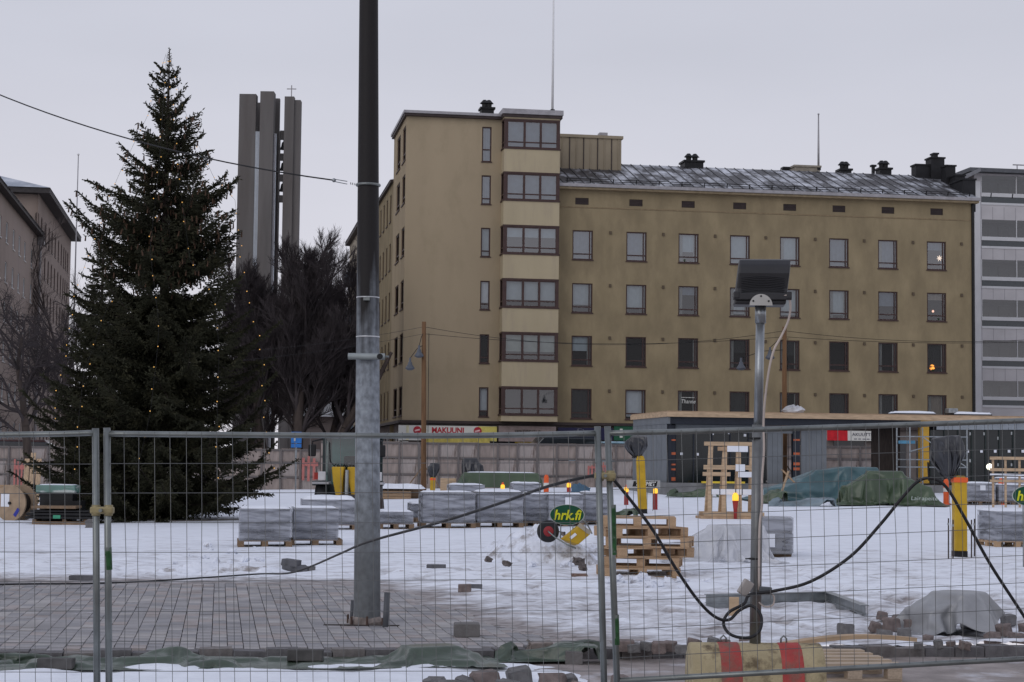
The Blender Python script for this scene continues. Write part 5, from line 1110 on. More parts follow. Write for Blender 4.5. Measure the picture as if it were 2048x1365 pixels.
MB().tube([(sx(1820),0,sz(904)),(sx(1862),.3,sz(893))],.022,6).build('brace',M_GALV,t); MB().tube([(sx(1934),0,sz(935)),(sx(1856),.9,sz(874))],.022,6).build('brace',M_GALV,t); MB().box(sx(1806),sx(1834),.3,.8,sz(888),sz(882)).build('blue_deck',mat('blue_deck',(0.10,0.28,0.42)),t)
# wooden frame at the right edge
g_ = ga(2015,60.0); sc = FPX/60; t = thing('timber_crate','pale timber crate frame behind the right hand paver stacks','frame',g_)
def fx(px): return (px-2015)/sc
def fz(py): return zat(2015,py,60)-g_.z
for py0,py1 in ((914,920),(937,943),(948,952),(960,965)): MB().box(fx(1980),fx(2075),-.04,.04,fz(py1),fz(py0)).build('rail',M_WOOD2 if py0 != 948 else M_PLASTW,t,bevel=.005)
for px in (1987,2012,2040,2068): MB().box(fx(px-2),fx(px+2),.041,.10,0,fz(916)).build('upright',M_WOOD2,t,bevel=.005)
# ------------------------------------------------------------------ wooden lamp poles with bell lamps and wires
M_POLE = mat('brown_timber_pole',(0.155,0.085,0.042),0.85,0,0.3,4,(4,4,.3),bump=.3,bscale=20)
def bell_lamp(t,p,s=1.0):
    o = MB().lathe([(.05,.55),(.06,.35),(.10,.32),(.12,.2),(.24,.02),(.25,-.02),(.12,-.10)],12,Matrix.Translation(p) @ Matrix.Scale(s,4)).build('bell_lamp',mat('lamp_blue_grey',(0.085,0.095,0.115),.5),t,True); return o
def lamp_pole(label,px,ptop,Y,lamps,m,pxb=None):
    g_ = ga(px if pxb is None else pxb,Y); top = at(px,ptop,Y)-g_; t = thing('lamp_pole',label,'lamp pole',g_)
    MB().tube([(0,0,0),top*.5,top],[.13,.115,.095],10).build('pole',m,t,True)
    for (lx_,ly,ox,oy) in lamps:
        p = at(lx_,ly,Y-.2)-g_; bell_lamp(t,p,.85); a = at(ox,oy,Y-.05)-g_; MB().tube([p+Vector((0,0,.45)),(p+a)/2+Vector((0,0,.35)),a],.015,5).build('lamp_arm',M_BLACK,t)
    for s in (-1,1): MB().beam((s*.8,-.1,.05),(s*.1,0,1.0),.05,.05).build('strut',M_WOODD,t)
    MB().tube([(.17,-.03,.3),(.15,-.03,top.z*.55),(.14,-.03,top.z*.93)],.014,5).build('pole_cable',M_BLACK,t); return t,g_,top
YP = 80.0
lamp_pole('brown wooden lamp pole with two bell lamps before the MAKUUNI sign',848,644,YP,[(820,737,848,690),(838,712,848,665)],M_POLE); lamp_pole('wooden lamp pole with bell lamps behind the floodlight',1569,654,YP,[(1482,737,1569,700),(1540,716,1569,680)],M_POLE)
def wire(label,pts,r=.010,m=M_BLACK,name='overhead_wire'):
    P3 = [at(a,b,Y) for a,b,Y in pts]; base = P3[0].copy(); o = MB().tube([p-base for p in P3],r,5).build(name,m); o.location = base; return tag(o,label,'wire')
def sagw(x0,y0,x1,y1,sag,Y,n=14): return [(x0+(x1-x0)*i/n,y0+(y1-y0)*i/n+sag*4*(i/n)*(1-i/n),Y) for i in range(n+1)]
wire('upper sagging wire between the two wooden lamp poles',sagw(848,654,1569,662,32,YP)); wire('lower sagging wire between the two wooden lamp poles',sagw(848,668,1569,674,17,YP)); wire('upper wire from the right wooden pole to the right edge',sagw(1569,662,2120,676,14,YP)); wire('lower wire from the right wooden pole to the right edge',sagw(1569,674,2120,682,8,YP)); wire('upper wire running left from the brown lamp pole',sagw(848,654,470,704,6,YP),.007,M_BLACK); wire('lower wire running left from the brown lamp pole',sagw(848,668,470,722,5,YP),.007,M_BLACK)
# parking sign
g_ = ga(592,83); t = thing('parking_sign','blue parking sign with a white P above the hoarding','sign',g_); z1 = zat(592,866,86)-g_.z; MB().tube([(0,0,0),(0,0,z1)],.04,6).build('pole',M_GALV,t); MB().box(-.24,.24,-.06,-.04,z1-.52,z1).build('plate',mat('sign_blue',(0.02,0.14,0.42),.5),t); text('letter','P',.5,M_SW,t,(0,-.068,z1-.26),off=.01); MB().box(-.24,.24,-.06,-.04,z1-.72,z1-.55).build('sub_plate',MATS['sign_blue'],t)

# ================================================================== foreground
def gr(px,py): return gp(px,py,ROADZ)
def smooth_path(P,n=6):
    P = [Vector(p) for p in P]; out = []
    for i in range(len(P)-1):
        a,b,c,d = P[max(0,i-1)],P[i],P[i+1],P[min(len(P)-1,i+2)]
        for k in range(n):
            t = k/n; out.append(.5*((2*b)+(c-a)*t+(2*a-5*b+4*c-d)*t*t+(3*b-a-3*c+d)*t**3))
    return out+[P[-1]]
# ------------------------------------------------------------------ tall steel mast
def mat_mast():
    m = mat('stained_galvanised_mast',(0.25,0.275,0.305),0.62,0.1,0.38,16,(1,1,.8),bump=.15,bscale=40)
    t = m.node_tree; b = t.nodes['Principled BSDF']; lk = t.links.new; old = b.inputs['Base Color'].links[0].from_socket
    tc = N(t,'ShaderNodeTexCoord'); sp = N(t,'ShaderNodeSeparateXYZ'); lk(tc.outputs['Object'],sp.inputs[0])
    mp = N(t,'ShaderNodeMapping'); mp.inputs['Scale'].default_value = (9,9,.55); lk(tc.outputs['Object'],mp.inputs[0])
    nz = N(t,'ShaderNodeTexNoise'); nz.inputs['Scale'].default_value = 1.0; nz.inputs['Detail'].default_value = 7; lk(mp.outputs[0],nz.inputs['Vector'])
    mr = N(t,'ShaderNodeMapRange'); mr.inputs['From Min'].default_value = 1.3; mr.inputs['From Max'].default_value = 4.6; mr.inputs['To Min'].default_value = -.30; mr.inputs['To Max'].default_value = .55; lk(sp.outputs[2],mr.inputs[0])
    low = N(t,'ShaderNodeMapRange'); low.inputs['From Min'].default_value = 1.1; low.inputs['From Max'].default_value = 0.0; low.inputs['To Max'].default_value = .30; lk(sp.outputs[2],low.inputs[0])
    ad = N(t,'ShaderNodeMath',operation='ADD'); lk(nz.outputs['Fac'],ad.inputs[0]); lk(mr.outputs[0],ad.inputs[1])
    a2 = N(t,'ShaderNodeMath',operation='ADD'); lk(ad.outputs[0],a2.inputs[0]); lk(low.outputs[0],a2.inputs[1])
    m2 = N(t,'ShaderNodeMapRange'); m2.inputs['From Min'].default_value = .44; m2.inputs['From Max'].default_value = .80; lk(a2.outputs[0],m2.inputs[0])
    mx = N(t,'ShaderNodeMixRGB'); mx.inputs[2].default_value = (0.017,0.015,0.015,1); lk(m2.outputs[0],mx.inputs[0]); lk(old,mx.inputs[1])
    # lower grime band is greyer
    m3 = N(t,'ShaderNodeMapRange'); m3.inputs['From Min'].default_value = 1.6; m3.inputs['From Max'].default_value = .6; m3.inputs['To Max'].default_value = .75; lk(sp.outputs[2],m3.inputs[0])
    mx2 = N(t,'ShaderNodeMixRGB'); mx2.inputs[2].default_value = (0.10,0.105,0.105,1); lk(m3.outputs[0],mx2.inputs[0]); lk(old,mx2.inputs[1]); lk(mx2.outputs[0],mx.inputs[1]); lk(mx.outputs[0],b.inputs['Base Color'])
    return m
mp0 = gp(732,1250); MY = mp0.y+.134; mst = thing('steel_mast','tall galvanised steel mast, blackened towards the top, standing in the paving','mast',(mp0.x,MY,0)); sc = FPX/MY
top = at(737.5,0,MY); dx = (top.x-mp0.x)/top.z
MB().tube([(dx*z,0,z) for z in (-.1,.05,1,2,3,4,5,6,7,8,9.2)],[.137-.0062*max(0,z) for z in (-.1,.05,1,2,3,4,5,6,7,8,9.2)],32).build('shaft',mat_mast(),mst,True)
def mz(py): return zat(735,py,MY-.1)
c = MB().tube([(-.225,-.150,mz(714)),(.15,-.150,mz(714))],.033,12,False).tube([(-.225,-.150,mz(714)),(.15,-.150,mz(714))],.026,12,False).build('cross_tube',mat('pale_tube',(0.30,0.33,0.33),.5,.2),mst,True)
MB().tube([(.10,-.155,mz(714)),(.19,-.16,mz(714))],.012,6).build('bolt',M_STEEL,c); MB().lathe([(.030,0),(.030,.004)],12,Matrix.Translation((.10,-.185,mz(714))) @ Matrix.Rotation(math.pi/2,4,'X')).build('bolt_head',M_BLACK,c)
for py in (594,673): z = mz(py); MB().lathe([(.1375-.0062*z+.002,-.006),(.1375-.0062*z+.003,.0),(.1375-.0062*z+.002,.006)],32,Matrix.Translation((dx*z,0,z))).build('band',mat('bright_band',(0.62,0.63,0.64),.3,.5),mst,True)
z = mz(598); MB().box(dx*z-.035,dx*z+.03,-.155,-.095,z-.02,z+.015).build('clamp',M_STEEL,mst)
rd = random.Random(5); col = MB().lathe([(.185,-.05),(.18,.02),(.15,.06),(.13,.07)],18); col.v = [(x*(1+rd.uniform(-.08,.08)),y*(1+rd.uniform(-.08,.08)),z+rd.uniform(-.01,.02)) for x,y,z in col.v]; col.build('grout_collar',mat('broken_grout',(0.21,0.18,0.165),.95,0,.35,12,bump=.6,bscale=25),mst)
for k in range(7):
    a = 2*math.pi*k/7+.3; MB().tube([(.2*math.cos(a),.2*math.sin(a),-.05),(.2*math.cos(a),.2*math.sin(a),.06+.07*rd.random())],.013,6).build('anchor_bolt',mat('rusty_bolt',(0.085,0.055,0.045),.8),mst)
pp = gp(770,1254); o = MB().tube([(0,0,-.1),(.018,0,.34)],.030,12).build('plastic_pipe',mat('grey_plastic_pipe',(0.085,0.09,0.10),.45),None,True); o.location = pp; tag(o,'grey plastic pipe stub standing right of the mast foot','pipe')
pp = gp(702,1240); o = MB().tube([(0,0,-.1),(.012,0,.20)],.018,10).build('plastic_pipe',MATS['grey_plastic_pipe'],None,True); o.location = pp; tag(o,'short dark pipe stub left of the mast foot','pipe')
o = MB().box(-.42,.34,-.26,-.14,-.02,.0035).build('earth_patch',mat('dark_earth',(0.045,0.035,0.032),.95,0,.4,12),None); o.location = (mp0.x,MY,0); struct(o)
# span wire with turnbuckle
p_att = at(716,370,MY-.02); q0 = at(668,361,MY+.05); far_ = at(-60,165,MY+4.5)
t = thing('span_wire','tight steel span wire with turnbuckle fixed to the mast','wire',p_att)
a = q0-p_att; b_ = far_-p_att; MB().tube([a.lerp(b_,i/16)+Vector((0,0,-.16*4*(i/16)*(1-i/16))) for i in range(17)],.0085,6).build('cable',M_BLACK,t)
u_ = -a; d_ = u_.normalized(); up_ = Vector((0,0,1)); MB().tube([a+up_*.012,a*.45+up_*.014],.005,6).tube([a-up_*.012,a*.45-up_*.014],.005,6).build('turnbuckle',M_GALV,t)
for f in (.30,.22,.13,.05): MB().add([tuple(a*f+Vector((0.012*math.cos(k),0.006*math.sin(k*2),0.014*math.sin(k)))+a.normalized()*.018*math.cos(k)) for k in np.linspace(0,6.28,9)],[tuple(range(9))]).build('chain_link',M_BLACK,t)
MB().ball(a,.022,8,6).build('socket',M_GALV,t,True)
MB().lathe([(.125,-.012),(.13,0),(.125,.012)],32,Matrix.Translation(Vector((mst.location.x+dx*p_att.z,MY,p_att.z))-p_att)).build('mast_collar',M_STEEL,t,True)

# ------------------------------------------------------------------ site fence panels
wv = MB().tube([(0,0,0),(0,0,.5),(0,0,1)],.5,5,False).mesh('wire',M_WIRE)     # unit wire along z, diameter 1
def wire_between(a,b,dia,parent,bend=None):
    if bend is not None:
        m = (a+b)/2+bend; return MB().tube([a,a.lerp(b,.3)+bend*.3,m,a.lerp(b,.65)+bend*.6,b],dia/2,5,False).build('wire',M_WIRE,parent)
    d = b-a; o = link('wire',wv,parent,a); o.rotation_euler = d.to_track_quat('Z','Y').to_euler(); o.scale = (dia,dia,d.length); return o
def panel(label,tl,bl_,tr,br,left_post,right_post,wires_y,pitch_px,rail_pts,sag=0.0,bottom=True,seed=1):
    """corner points are (px, py, depth) of the wire field; posts are ((px,py,Y) top, (px,py,Y) low) or None"""
    rd = random.Random(seed); base = at(*bl_); base.z = ROADZ
    t = thing('site_fence',label,'fence',base,0,'mesh site fence panels'); q = lambda p: at(*p)-base
    TL,BL_,TR,BR = q(tl),q(bl_),q(tr),q(br)
    for P in (left_post,right_post):
        if P is None: continue
        a,b = q(P[0]),q(P[1]); d = (b-a); b2 = a+d*((0-a.z)/d.z)
        MB().tube([a,b2],.0225,14).build('post',M_STEEL,t,True)
    def edge(pts): P = [q(p) for p in pts]; return P
    rp = smooth_path(edge(rail_pts),4); MB().tube(rp,.019,12).build('top_rail',M_STEEL,t,True)
    if bottom: MB().tube([BL_,BR],.019,12).build('bottom_rail',M_STEEL,t,True)
    n = int(round(abs(tr[0]-tl[0])/pitch_px)); off = Vector((0,-.012,0))
    for i in range(1,n):
        f = i/n; ft = f+rd.gauss(0,.0007); a = TL.lerp(TR,ft)+Vector((0,-.004,.012)); b = BL_.lerp(BR,f+rd.gauss(0,.0012))
        bend = Vector((rd.gauss(0,.008),rd.gauss(0,.005),0)) if rd.random()<.35 else None
        wire_between(a+Vector((0,-.014,0)),b+Vector((0,-.014,0)),.0042,t,bend)
    for f in wires_y:
        a,b = TL.lerp(BL_,f),TR.lerp(BR,f); wire_between(a+off,b+off+Vector((0,0,rd.gauss(0,.006))),.0046,t)
    return t
Yl = 11.75
hw = [i*.1155 for i in range(1,9)]
panel('mesh fence panel at the left edge of the picture',(-780,870,Yl),(-780,1382,Yl),(190,868,Yl),(194,1382,Yl),None,((191,857,Yl),(194,1365,Yl)),hw,30.6,[(-780,868,Yl),(-300,872,Yl),(80,869,Yl),(190,866,Yl)],seed=1)
panel('long middle mesh fence panel in front of the mast',(216,869,Yl),(218,1382,Yl),(1196,868,12.08),(1208,1382,12.08),((214,856,Yl),(218,1365,Yl)),((1195,853,12.08),(1208,1365,12.08)),hw,30.2,[(216,868,Yl),(460,870,11.83),(880,872,11.97),(1196,867,12.08)],seed=2)
panel('tilted right mesh fence panel in front of the striped barrier',(1218,868,12.12),(1233,1362,12.12),(2215,837,12.72),(2215,1309,12.72),((1215,853,12.12),(1234,1365,12.12)),((2215,826,12.72),(2215,1320,12.72)),[i*.1135 for i in range(1,9)],27.7,[(1218,867,12.12),(1600,857,12.36),(2215,836,12.72)],seed=3)
M_BRASS = mat('dull_brass_clamp',(0.28,0.235,0.13),.5,.5,.25,8)
for lab,px0,px1,py,Y in (('brass coloured clamp joining the left two fence panels',192,217,1021,Yl),('brass coloured clamp joining the middle and right fence panels',1199,1221,952,12.1)):
    a,b = at(px0,py,Y),at(px1,py,Y); t = thing('fence_clamp',lab,'clamp',a); v = b-a
    MB().cbox(v/2,(v.length+.07,.062,.046),rz=math.atan2(v.y,v.x)).build('plate',M_BRASS,t,bevel=.01); MB().tube([v/2+Vector((0,-.06,0)),v/2+Vector((0,.05,0))],.012,8).build('bolt',M_STEEL,t)
    for q in (Vector((0,0,0)),v): MB().lathe([(.028,-.035),(.030,-.02),(.030,.02),(.028,.035)],14,Matrix.Translation(q)).build('ring',M_BRASS,t,True)
# green paint smears on the posts
M_GPAINT = mat('green_paint_smear',(0.02,0.085,0.025),.5,0,.5,20,col2=(0.16,0.17,0.165),thr=(.5,.6),scale2=14)
for lab,px,py0,py1,Y in (('green paint on the right post of the fence joint',1225,1010,1110,12.12),('green paint low on the right post of the fence joint',1231,1230,1290,12.12),('green paint on the post of the middle panel',216,1095,1140,Yl)):
    a,b = at(px,py0,Y-.0),at(px+1.5,py1,Y-.0); o = MB().tube([(0,0,0),(b-a)*.5,b-a],.0236,14,False).build('paint_mark',M_GPAINT,None,True); o.location = a; tag(o,lab,'paint mark')
# ------------------------------------------------------------------ power cable
cp = [gp(-60,1180),gp(60,1178),gp(180,1177),gp(300,1172),gp(420,1164),gp(520,1157)]
cp = [p+Vector((0,0,.06)) for p in cp]+[at(*q) for q in ((575,1147,22.0),(620,1134,20.8),(680,1108,18.3),(740,1083,16.0),(880,1045,14.2),(1000,1007,13.2),(1100,972,12.5),(1190,951,12.18),(1212,951,12.16),(1230,963,12.22),(1300,1052,12.30),(1350,1135,12.4),(1395,1200,12.5),(1430,1234,12.6),(1458,1240,12.66),(1478,1222,12.74),(1503,1212,12.70),(1522,1232,12.66),(1519,1262,12.62),(1496,1276,12.6),(1462,1270,12.62),(1447,1248,12.66),(1458,1225,12.7),(1488,1208,12.78),(1500,1190,12.84),(1545,1183,12.84),(1620,1164,12.75),(1700,1114,12.66),(1760,1050,12.6),(1805,995,12.56),(1835,964,12.55),(1862,957,12.55),(1892,974,12.55),(1930,1037,12.57),(1980,1128,12.6),(2048,1233,12.64),(2110,1330,12.7))]
b0 = cp[0].copy(); pth = smooth_path([p-b0 for p in cp],6); o = MB().tube(pth,.0112,10).build('power_cable',M_RUBBER,None,True); o.location = b0; tag(o,'thick black power cable hung along the fence and coiled at the lamp pole','cable')
a = at(1856,925,12.5); o = MB().tube([(0,0,0),at(1858,962,12.5)-a],.007,6).build('cable_tie',M_BLACK); o.location = a; tag(o,'black cable tie holding the cable up on the right fence panel','cable tie')
# ------------------------------------------------------------------ striped concrete barrier and floodlight
BY = 12.98; b0 = at(1510,1320,BY); bs = FPX/BY; BT = zat(1510,1287,BY-.05)-ROADZ
bt_ = thing('barrier','yellow concrete barrier with two red bands at the foot of the floodlight','barrier',(b0.x,BY,ROADZ),R(1.5))
def barprof(e=0.0):
    w_ = .24+e; pr = [(-w_-.03,-.0),(-w_-.02,.12)]+[(-w_*math.cos(a),BT-.24+(.24+e)*math.sin(a)) for a in np.linspace(.15,math.pi-.15,11)]+[(w_+.02,.12),(w_+.03,0)]; return pr
def barseg(px0,px1,m,e,nm,par):
    x0,x1 = (px0-1510)/bs,(px1-1510)/bs; pr = barprof(e); n = len(pr); b = MB(); b.add([(x0,y,z) for y,z in pr]+[(x1,y,z) for y,z in pr],[(i,(i+1),(i+1)+n,i+n) for i in range(n-1)]+[tuple(range(n-1,-1,-1)),tuple(range(n,2*n)),(0,n,2*n-1,n-1)]); return b.build(nm,m,par,True,bevel=.012)
M_BY = mat('worn_yellow_concrete',(0.43,0.36,0.22),.85,0,.16,5,col2=(0.15,0.115,0.07),thr=(.50,.66),scale2=6,bump=.5,bscale=35); M_BR = mat('worn_red_band',(0.42,0.07,0.065),.8,0,.2,6,col2=(0.24,0.13,0.10),thr=(.48,.66),scale2=7,bump=.4,bscale=35)
barseg(1379,1640,M_BY,0,'body',bt_); barseg(1433,1477,M_BR,.003,'red_band',bt_); barseg(1552,1598,M_BR,.003,'red_band',bt_)
for px in (1447,1567): x = (px-1510)/bs; MB().tube([(x-.02,0,BT-.03),(x-.02,0,BT+.03),(x,0,BT+.05),(x+.02,0,BT+.03),(x+.02,0,BT-.03)],.007,6).build('lifting_loop',M_STEEL,bt_,True)
FL = thing('floodlight','black floodlight seen from behind on a galvanised pole in the striped barrier','floodlight',(b0.x,BY,ROADZ+BT-.02))
F0 = Vector(FL.location); q = lambda px,py,dy=0: at(px,py,BY+dy)-F0
ptop = q(1521,622); mid = q(1516,850)
M_POLEG = mat('galvanised_pole',(0.30,0.32,0.335),.32,.75,.2,8)
MB().tube([(0,0,-.02),mid],.041,16).build('lower_pole',mat('dull_pole',(0.19,0.195,0.195),.4,.6,.2,8),FL,True); MB().tube([mid-Vector((0,0,.05)),ptop],.032,16).build('upper_pole',M_POLEG,FL,True); MB().tube([ptop-Vector((0,0,.09)),ptop+Vector((0,0,.05))],.040,16).build('sleeve',M_POLEG,FL,True)
for py in (877,1118): c_ = q(1514 if py < 900 else 1510,py); MB().lathe([(.044,-.006),(.044,.006)],16,Matrix.Translation(c_)).box(c_.x-.07,c_.x-.035,c_.y-.006,c_.y+.006,c_.z-.004,c_.z+.004).build('cable_tie',M_BLACK,FL)
hc_ = q(1524,566); wv_ = .185
prof_ = [(-.10,-.165),(-.085,-.05),(-.10,.06),(-.085,.12),(-.04,.165),(.03,.175),(.07,.16),(.10,-.12),(.06,-.175)]
hM = Matrix.Translation(hc_) @ Matrix.Rotation(R(-4),4,'Z'); n = len(prof_); b = MB(); tap = lambda z: 1.0+.0*z
b.add([(-wv_*(1-.10*((z-.0)/.17 if z>0 else 0)*0)+(.02*z/.17),y,z) for y,z in prof_]+[(wv_+(.02*z/.17),y,z) for y,z in prof_],[(i,(i+1)%n,(i+1)%n+n,i+n) for i in range(n)]+[tuple(range(n-1,-1,-1)),tuple(range(n,2*n))],hM)
M_FLB = mat('black_lamp_housing',(0.020,0.020,0.023),.42,.1,.2,5,spec=.5); b.build('housing',M_FLB,FL,bevel=.014)
for k in range(9):
    z = -.075+k*.0125; r_ = MB(); pts = [Vector((-.155+.31*i/8,-.098-.008*math.sin(math.pi*i/8)+(.0 if z<.04 else -.004),z+.012*math.sin(math.pi*i/8))) for i in range(9)]; MB().tube([hM @ p for p in pts],.0028,5).build('cooling_rib',M_FLB,FL)
MB().box(-.21,-.17,-.13,.04,-.125,-.075,hM).box(.165,.205,-.13,.04,-.125,-.075,hM).box(-.21,.205,-.125,-.105,-.135,-.085,hM).build('bracket_arm',M_FLB,FL,bevel=.006)
pts = [(.082*math.cos(a),-.012+.082*math.sin(a)) for a in np.linspace(0,math.pi,14)]; pl = MB().prism(pts,-.006,.006,Matrix.Translation(q(1522,608,-.145))).build('half_round_plate',mat('bare_plate',(0.50,0.49,0.46),.45,.3),FL)
for x,z in ((-.055,.02),(.055,.02),(0,.055)): MB().lathe([(.007,0),(.007,.004)],8,Matrix.Translation(q(1522,608,-.152)+Vector((x,0,z))) @ Matrix.Rotation(math.pi/2,4,'X')).build('bolt_hole',M_BLACK,pl)
wp = smooth_path([q(1560,594,-.12),q(1575,592,-.13),q(1581,612,-.11),q(1577,640,-.09),q(1563,672,-.08),q(1548,700,-.07),q(1538,740,-.06),q(1530,800,-.055),q(1527,850,-.055),q(1528,900,-.06),q(1524,960,-.06),q(1524,1010,-.06),q(1519,1060,-.06),q(1518,1180,-.07)],5)
MB().tube(wp,.0085,8).build('lamp_cable',mat('beige_cable',(0.50,0.43,0.39),.5),FL,True)
j0 = q(1491,1176,-.10); jb = MB().cbox(j0,(.075,.05,.11),rz=.2,ry=R(32)).build('junction_box',mat('beige_box',(0.36,0.33,0.31),.5),FL,bevel=.006); j1 = q(1531,1181,-.09); MB().cbox(j1,(.085,.05,.05),ry=R(4)).build('socket_box',mat('grey_socket',(0.10,0.11,0.12),.5),FL,bevel=.006)
MB().tube(smooth_path([q(1518,1205,-.07),q(1530,1214,-.09),q(1546,1210,-.09),q(1548,1194,-.08),q(1540,1186,-.08)],4),.006,6).build('cable_loop',MATS['beige_cable'],FL,True)
# ------------------------------------------------------------------ oval signs
def oval(label,px,py,Y,legs=True):
    g_ = ga(px,Y); t = thing('oval_sign',label,'sign',g_,0,'oval green signs'); c = at(px,py,Y)-g_; sc = FPX/Y; a,b = 35/sc,20.5/sc; n = 32
    for e,y0,y1,m,nm in ((1.0,-.012,.012,mat('sign_edge_grey',(0.40,0.42,0.40),.5),'rim'),(.955,-.016,-.0125,mat('oval_green',(0.004,0.065,0.032),.4),'face')):
        MB().prism([(a*e*math.cos(2*math.pi*k/n),b*e*math.sin(2*math.pi*k/n)) for k in range(n)],y0,y1,Matrix.Translation(c)).build(nm,m,t)
    text('lettering','hrk.fi',.225,mat('sign_lime_yellow',(0.62,0.62,0.02),.5),t,c+Vector((0,-.022,-.01)),shear=.22,off=.005,width=a*1.58,ext=.003)
    for x in (-.10,.10): MB().tube([(c.x+x,.02,0),(c.x+x,.02,c.z)],.011,6).build('leg',M_STEEL,t)
oval('oval green hrk.fi sign above the yellow wheelbarrow',1134,1030,29.5); oval('oval green hrk.fi sign cut by the right edge of the picture',2059,992,29.5)
# ------------------------------------------------------------------ wheelbarrow
WY = 29.0; g_ = ga(1130,WY); wb = thing('wheelbarrow','yellow wheelbarrow tipped over with its red wheel up','wheelbarrow',g_); q = lambda px,py,dy=0: at(px,py,WY+dy)-g_
c = q(1096,1063); wM = Matrix.Translation(c) @ Matrix.Rotation(R(10),4,'Z') @ Matrix.Rotation(math.pi/2,4,'X')
MB().lathe([(.11,-.04),(.155,-.045),(.178,-.025),(.178,.025),(.155,.045),(.11,.04)],24,wM).build('tyre',M_RUBBER,wb,True); MB().lathe([(.03,-.05),(.11,-.035),(.11,.035),(.03,.05)],18,wM).build('wheel_disc',mat('wheel_red',(0.30,0.03,0.035),.5),wb,True)
MB().add([q(1120,1078,-.25),q(1160,1052,-.25),q(1182,1068,-.25),q(1156,1090,-.25),q(1128,1084,.3),q(1152,1052,.35),q(1176,1062,.35),q(1150,1092,.3)],[(0,1,2,3),(7,6,5,4),(0,4,5,1),(1,5,6,2),(2,6,7,3),(3,7,4,0)]).build('tray',M_YELLOW,wb,bevel=.02)
MB().add([q(1139,1075,-.262),q(1150,1066,-.262),q(1154,1070,-.262),q(1143,1079,-.262)],[(0,1,2,3)]).build('tray_label',M_PLASTW,wb)
for dy in (-.24,.28):
    MB().tube(smooth_path([q(1096,1063,dy*.3),q(1112,1076,dy*.7),q(1135,1090,dy),q(1152,1097,dy)],4),.012,7).build('frame_tube',M_STEEL,wb,True); MB().tube(smooth_path([q(1184,1068,dy),q(1176,1052,dy),q(1166,1040,dy)],4),.012,7).build('handle',M_STEEL,wb,True)
MB().add([q(1160,1046,-.27),q(1184,1064,-.27),q(1178,1070,-.27),q(1154,1052,-.27)],[(0,1,2,3),(3,2,1,0)]).build('tray_lip',mat('pale_lip',(0.34,0.30,0.24),.5),wb)
# ------------------------------------------------------------------ heaps
def heap(name,label,loc,w_,d_,h_,m,seed,cat,rough=.5,n=70,rz=0,kindstuff=True):
    xs = np.linspace(-1,1,n); ys = np.linspace(-1,1,n)
    def H(X,Y):
        r = np.sqrt(X**2+Y**2); nz = fbm(X*2.2+seed,Y*2.2,5,seed); return h_*np.clip(1-r**1.6+(nz-.5)*rough*1.2,0,2)*np.clip((1.02-r)*6,0,1)*(.7+.6*nz)+.13*np.abs(fbm(X*6,Y*6,4,seed+3)-.47)*np.clip((1-r)*4,0,1)-.02*np.clip((r-.9)*10,0,1)
    X,Y = np.meshgrid(xs,ys); V = np.stack([(X*w_/2).ravel(),(Y*d_/2).ravel(),H(X,Y).ravel()],1); o = npmesh(name,V,gridfaces(n,n),m,None,True); o.location = loc; o.rotation_euler = (0,0,rz); tag(o,label,cat); return o
M_SNOWD = mat('dirty_heaped_snow',(0.76,0.79,0.86),.8,0,.1,5,col2=(0.30,0.275,0.265),thr=(.50,.66),scale2=3.2,bump=.8,bscale=16)
g_ = gp(1085,1128); heap('snow_heap','lumpy dirty snow heap in front of the wheelbarrow',(g_.x,g_.y+.35,g_.z),2.1,1.3,.46,M_SNOWD,4,'snow',.8,90)
g_ = gp(1000,1112); heap('snow_heap','small crusty snow ridge left of the wheelbarrow heap',(g_.x,g_.y+.2,g_.z),.9,.7,.20,M_SNOWD,6,'snow',.9,50)
g_ = gp(440,1150); heap('snow_heap','low scraped snow ridge by the cable at the left',(g_.x,g_.y+.2,g_.z),2.4,.6,.10,M_SNOWD,7,'snow',.9,60)
g_ = gp(1165,1118); heap('snow_heap','dirty snow lumps under the fence joint',(g_.x,g_.y+.2,g_.z),.9,.7,.26,M_SNOWD,8,'snow',.9,50)
g_ = gp(1455,1128); t = thing('film_heap','crumpled translucent plastic film heaped beside the wrapped box','plastic film',(g_.x,g_.y+.5,g_.z)); cloth_part('film',CL_FILM,M_FILM2,t)
g_ = gp(1557,1117); sc = FPX/g_.y; t = thing('wrapped_box','film wrapped grey building board pack with black print','package',(g_.x,g_.y+.4,g_.z),R(-6)); hb = zat(1557,1038,g_.y)-g_.z
board('skid',(0,-.2,.035),(.55,.12,.07),M_WOODD,t); board('skid',(0,.25,.035),(.55,.12,.07),M_WOODD,t); MB().box(-.28,.28,-.4,.4,.07,hb).build('pack',mat('grey_pack',(0.26,0.26,0.26),.7,0,.12,4),t,bevel=.015)
text('print','PAIJA',.20,mat('print_dark',(0.05,0.05,0.055)),t,(.18,-.412,hb*.52),ext=.002).rotation_euler = (math.pi/2,R(-90),0); MB().box(-.3,.3,-.43,.43,.09,hb+.02).build('film_wrap',M_FILM,t); MB().box(-.26,-.02,-.436,-.431,hb*.28,hb*.62).build('pack_label',M_PLASTW,t)
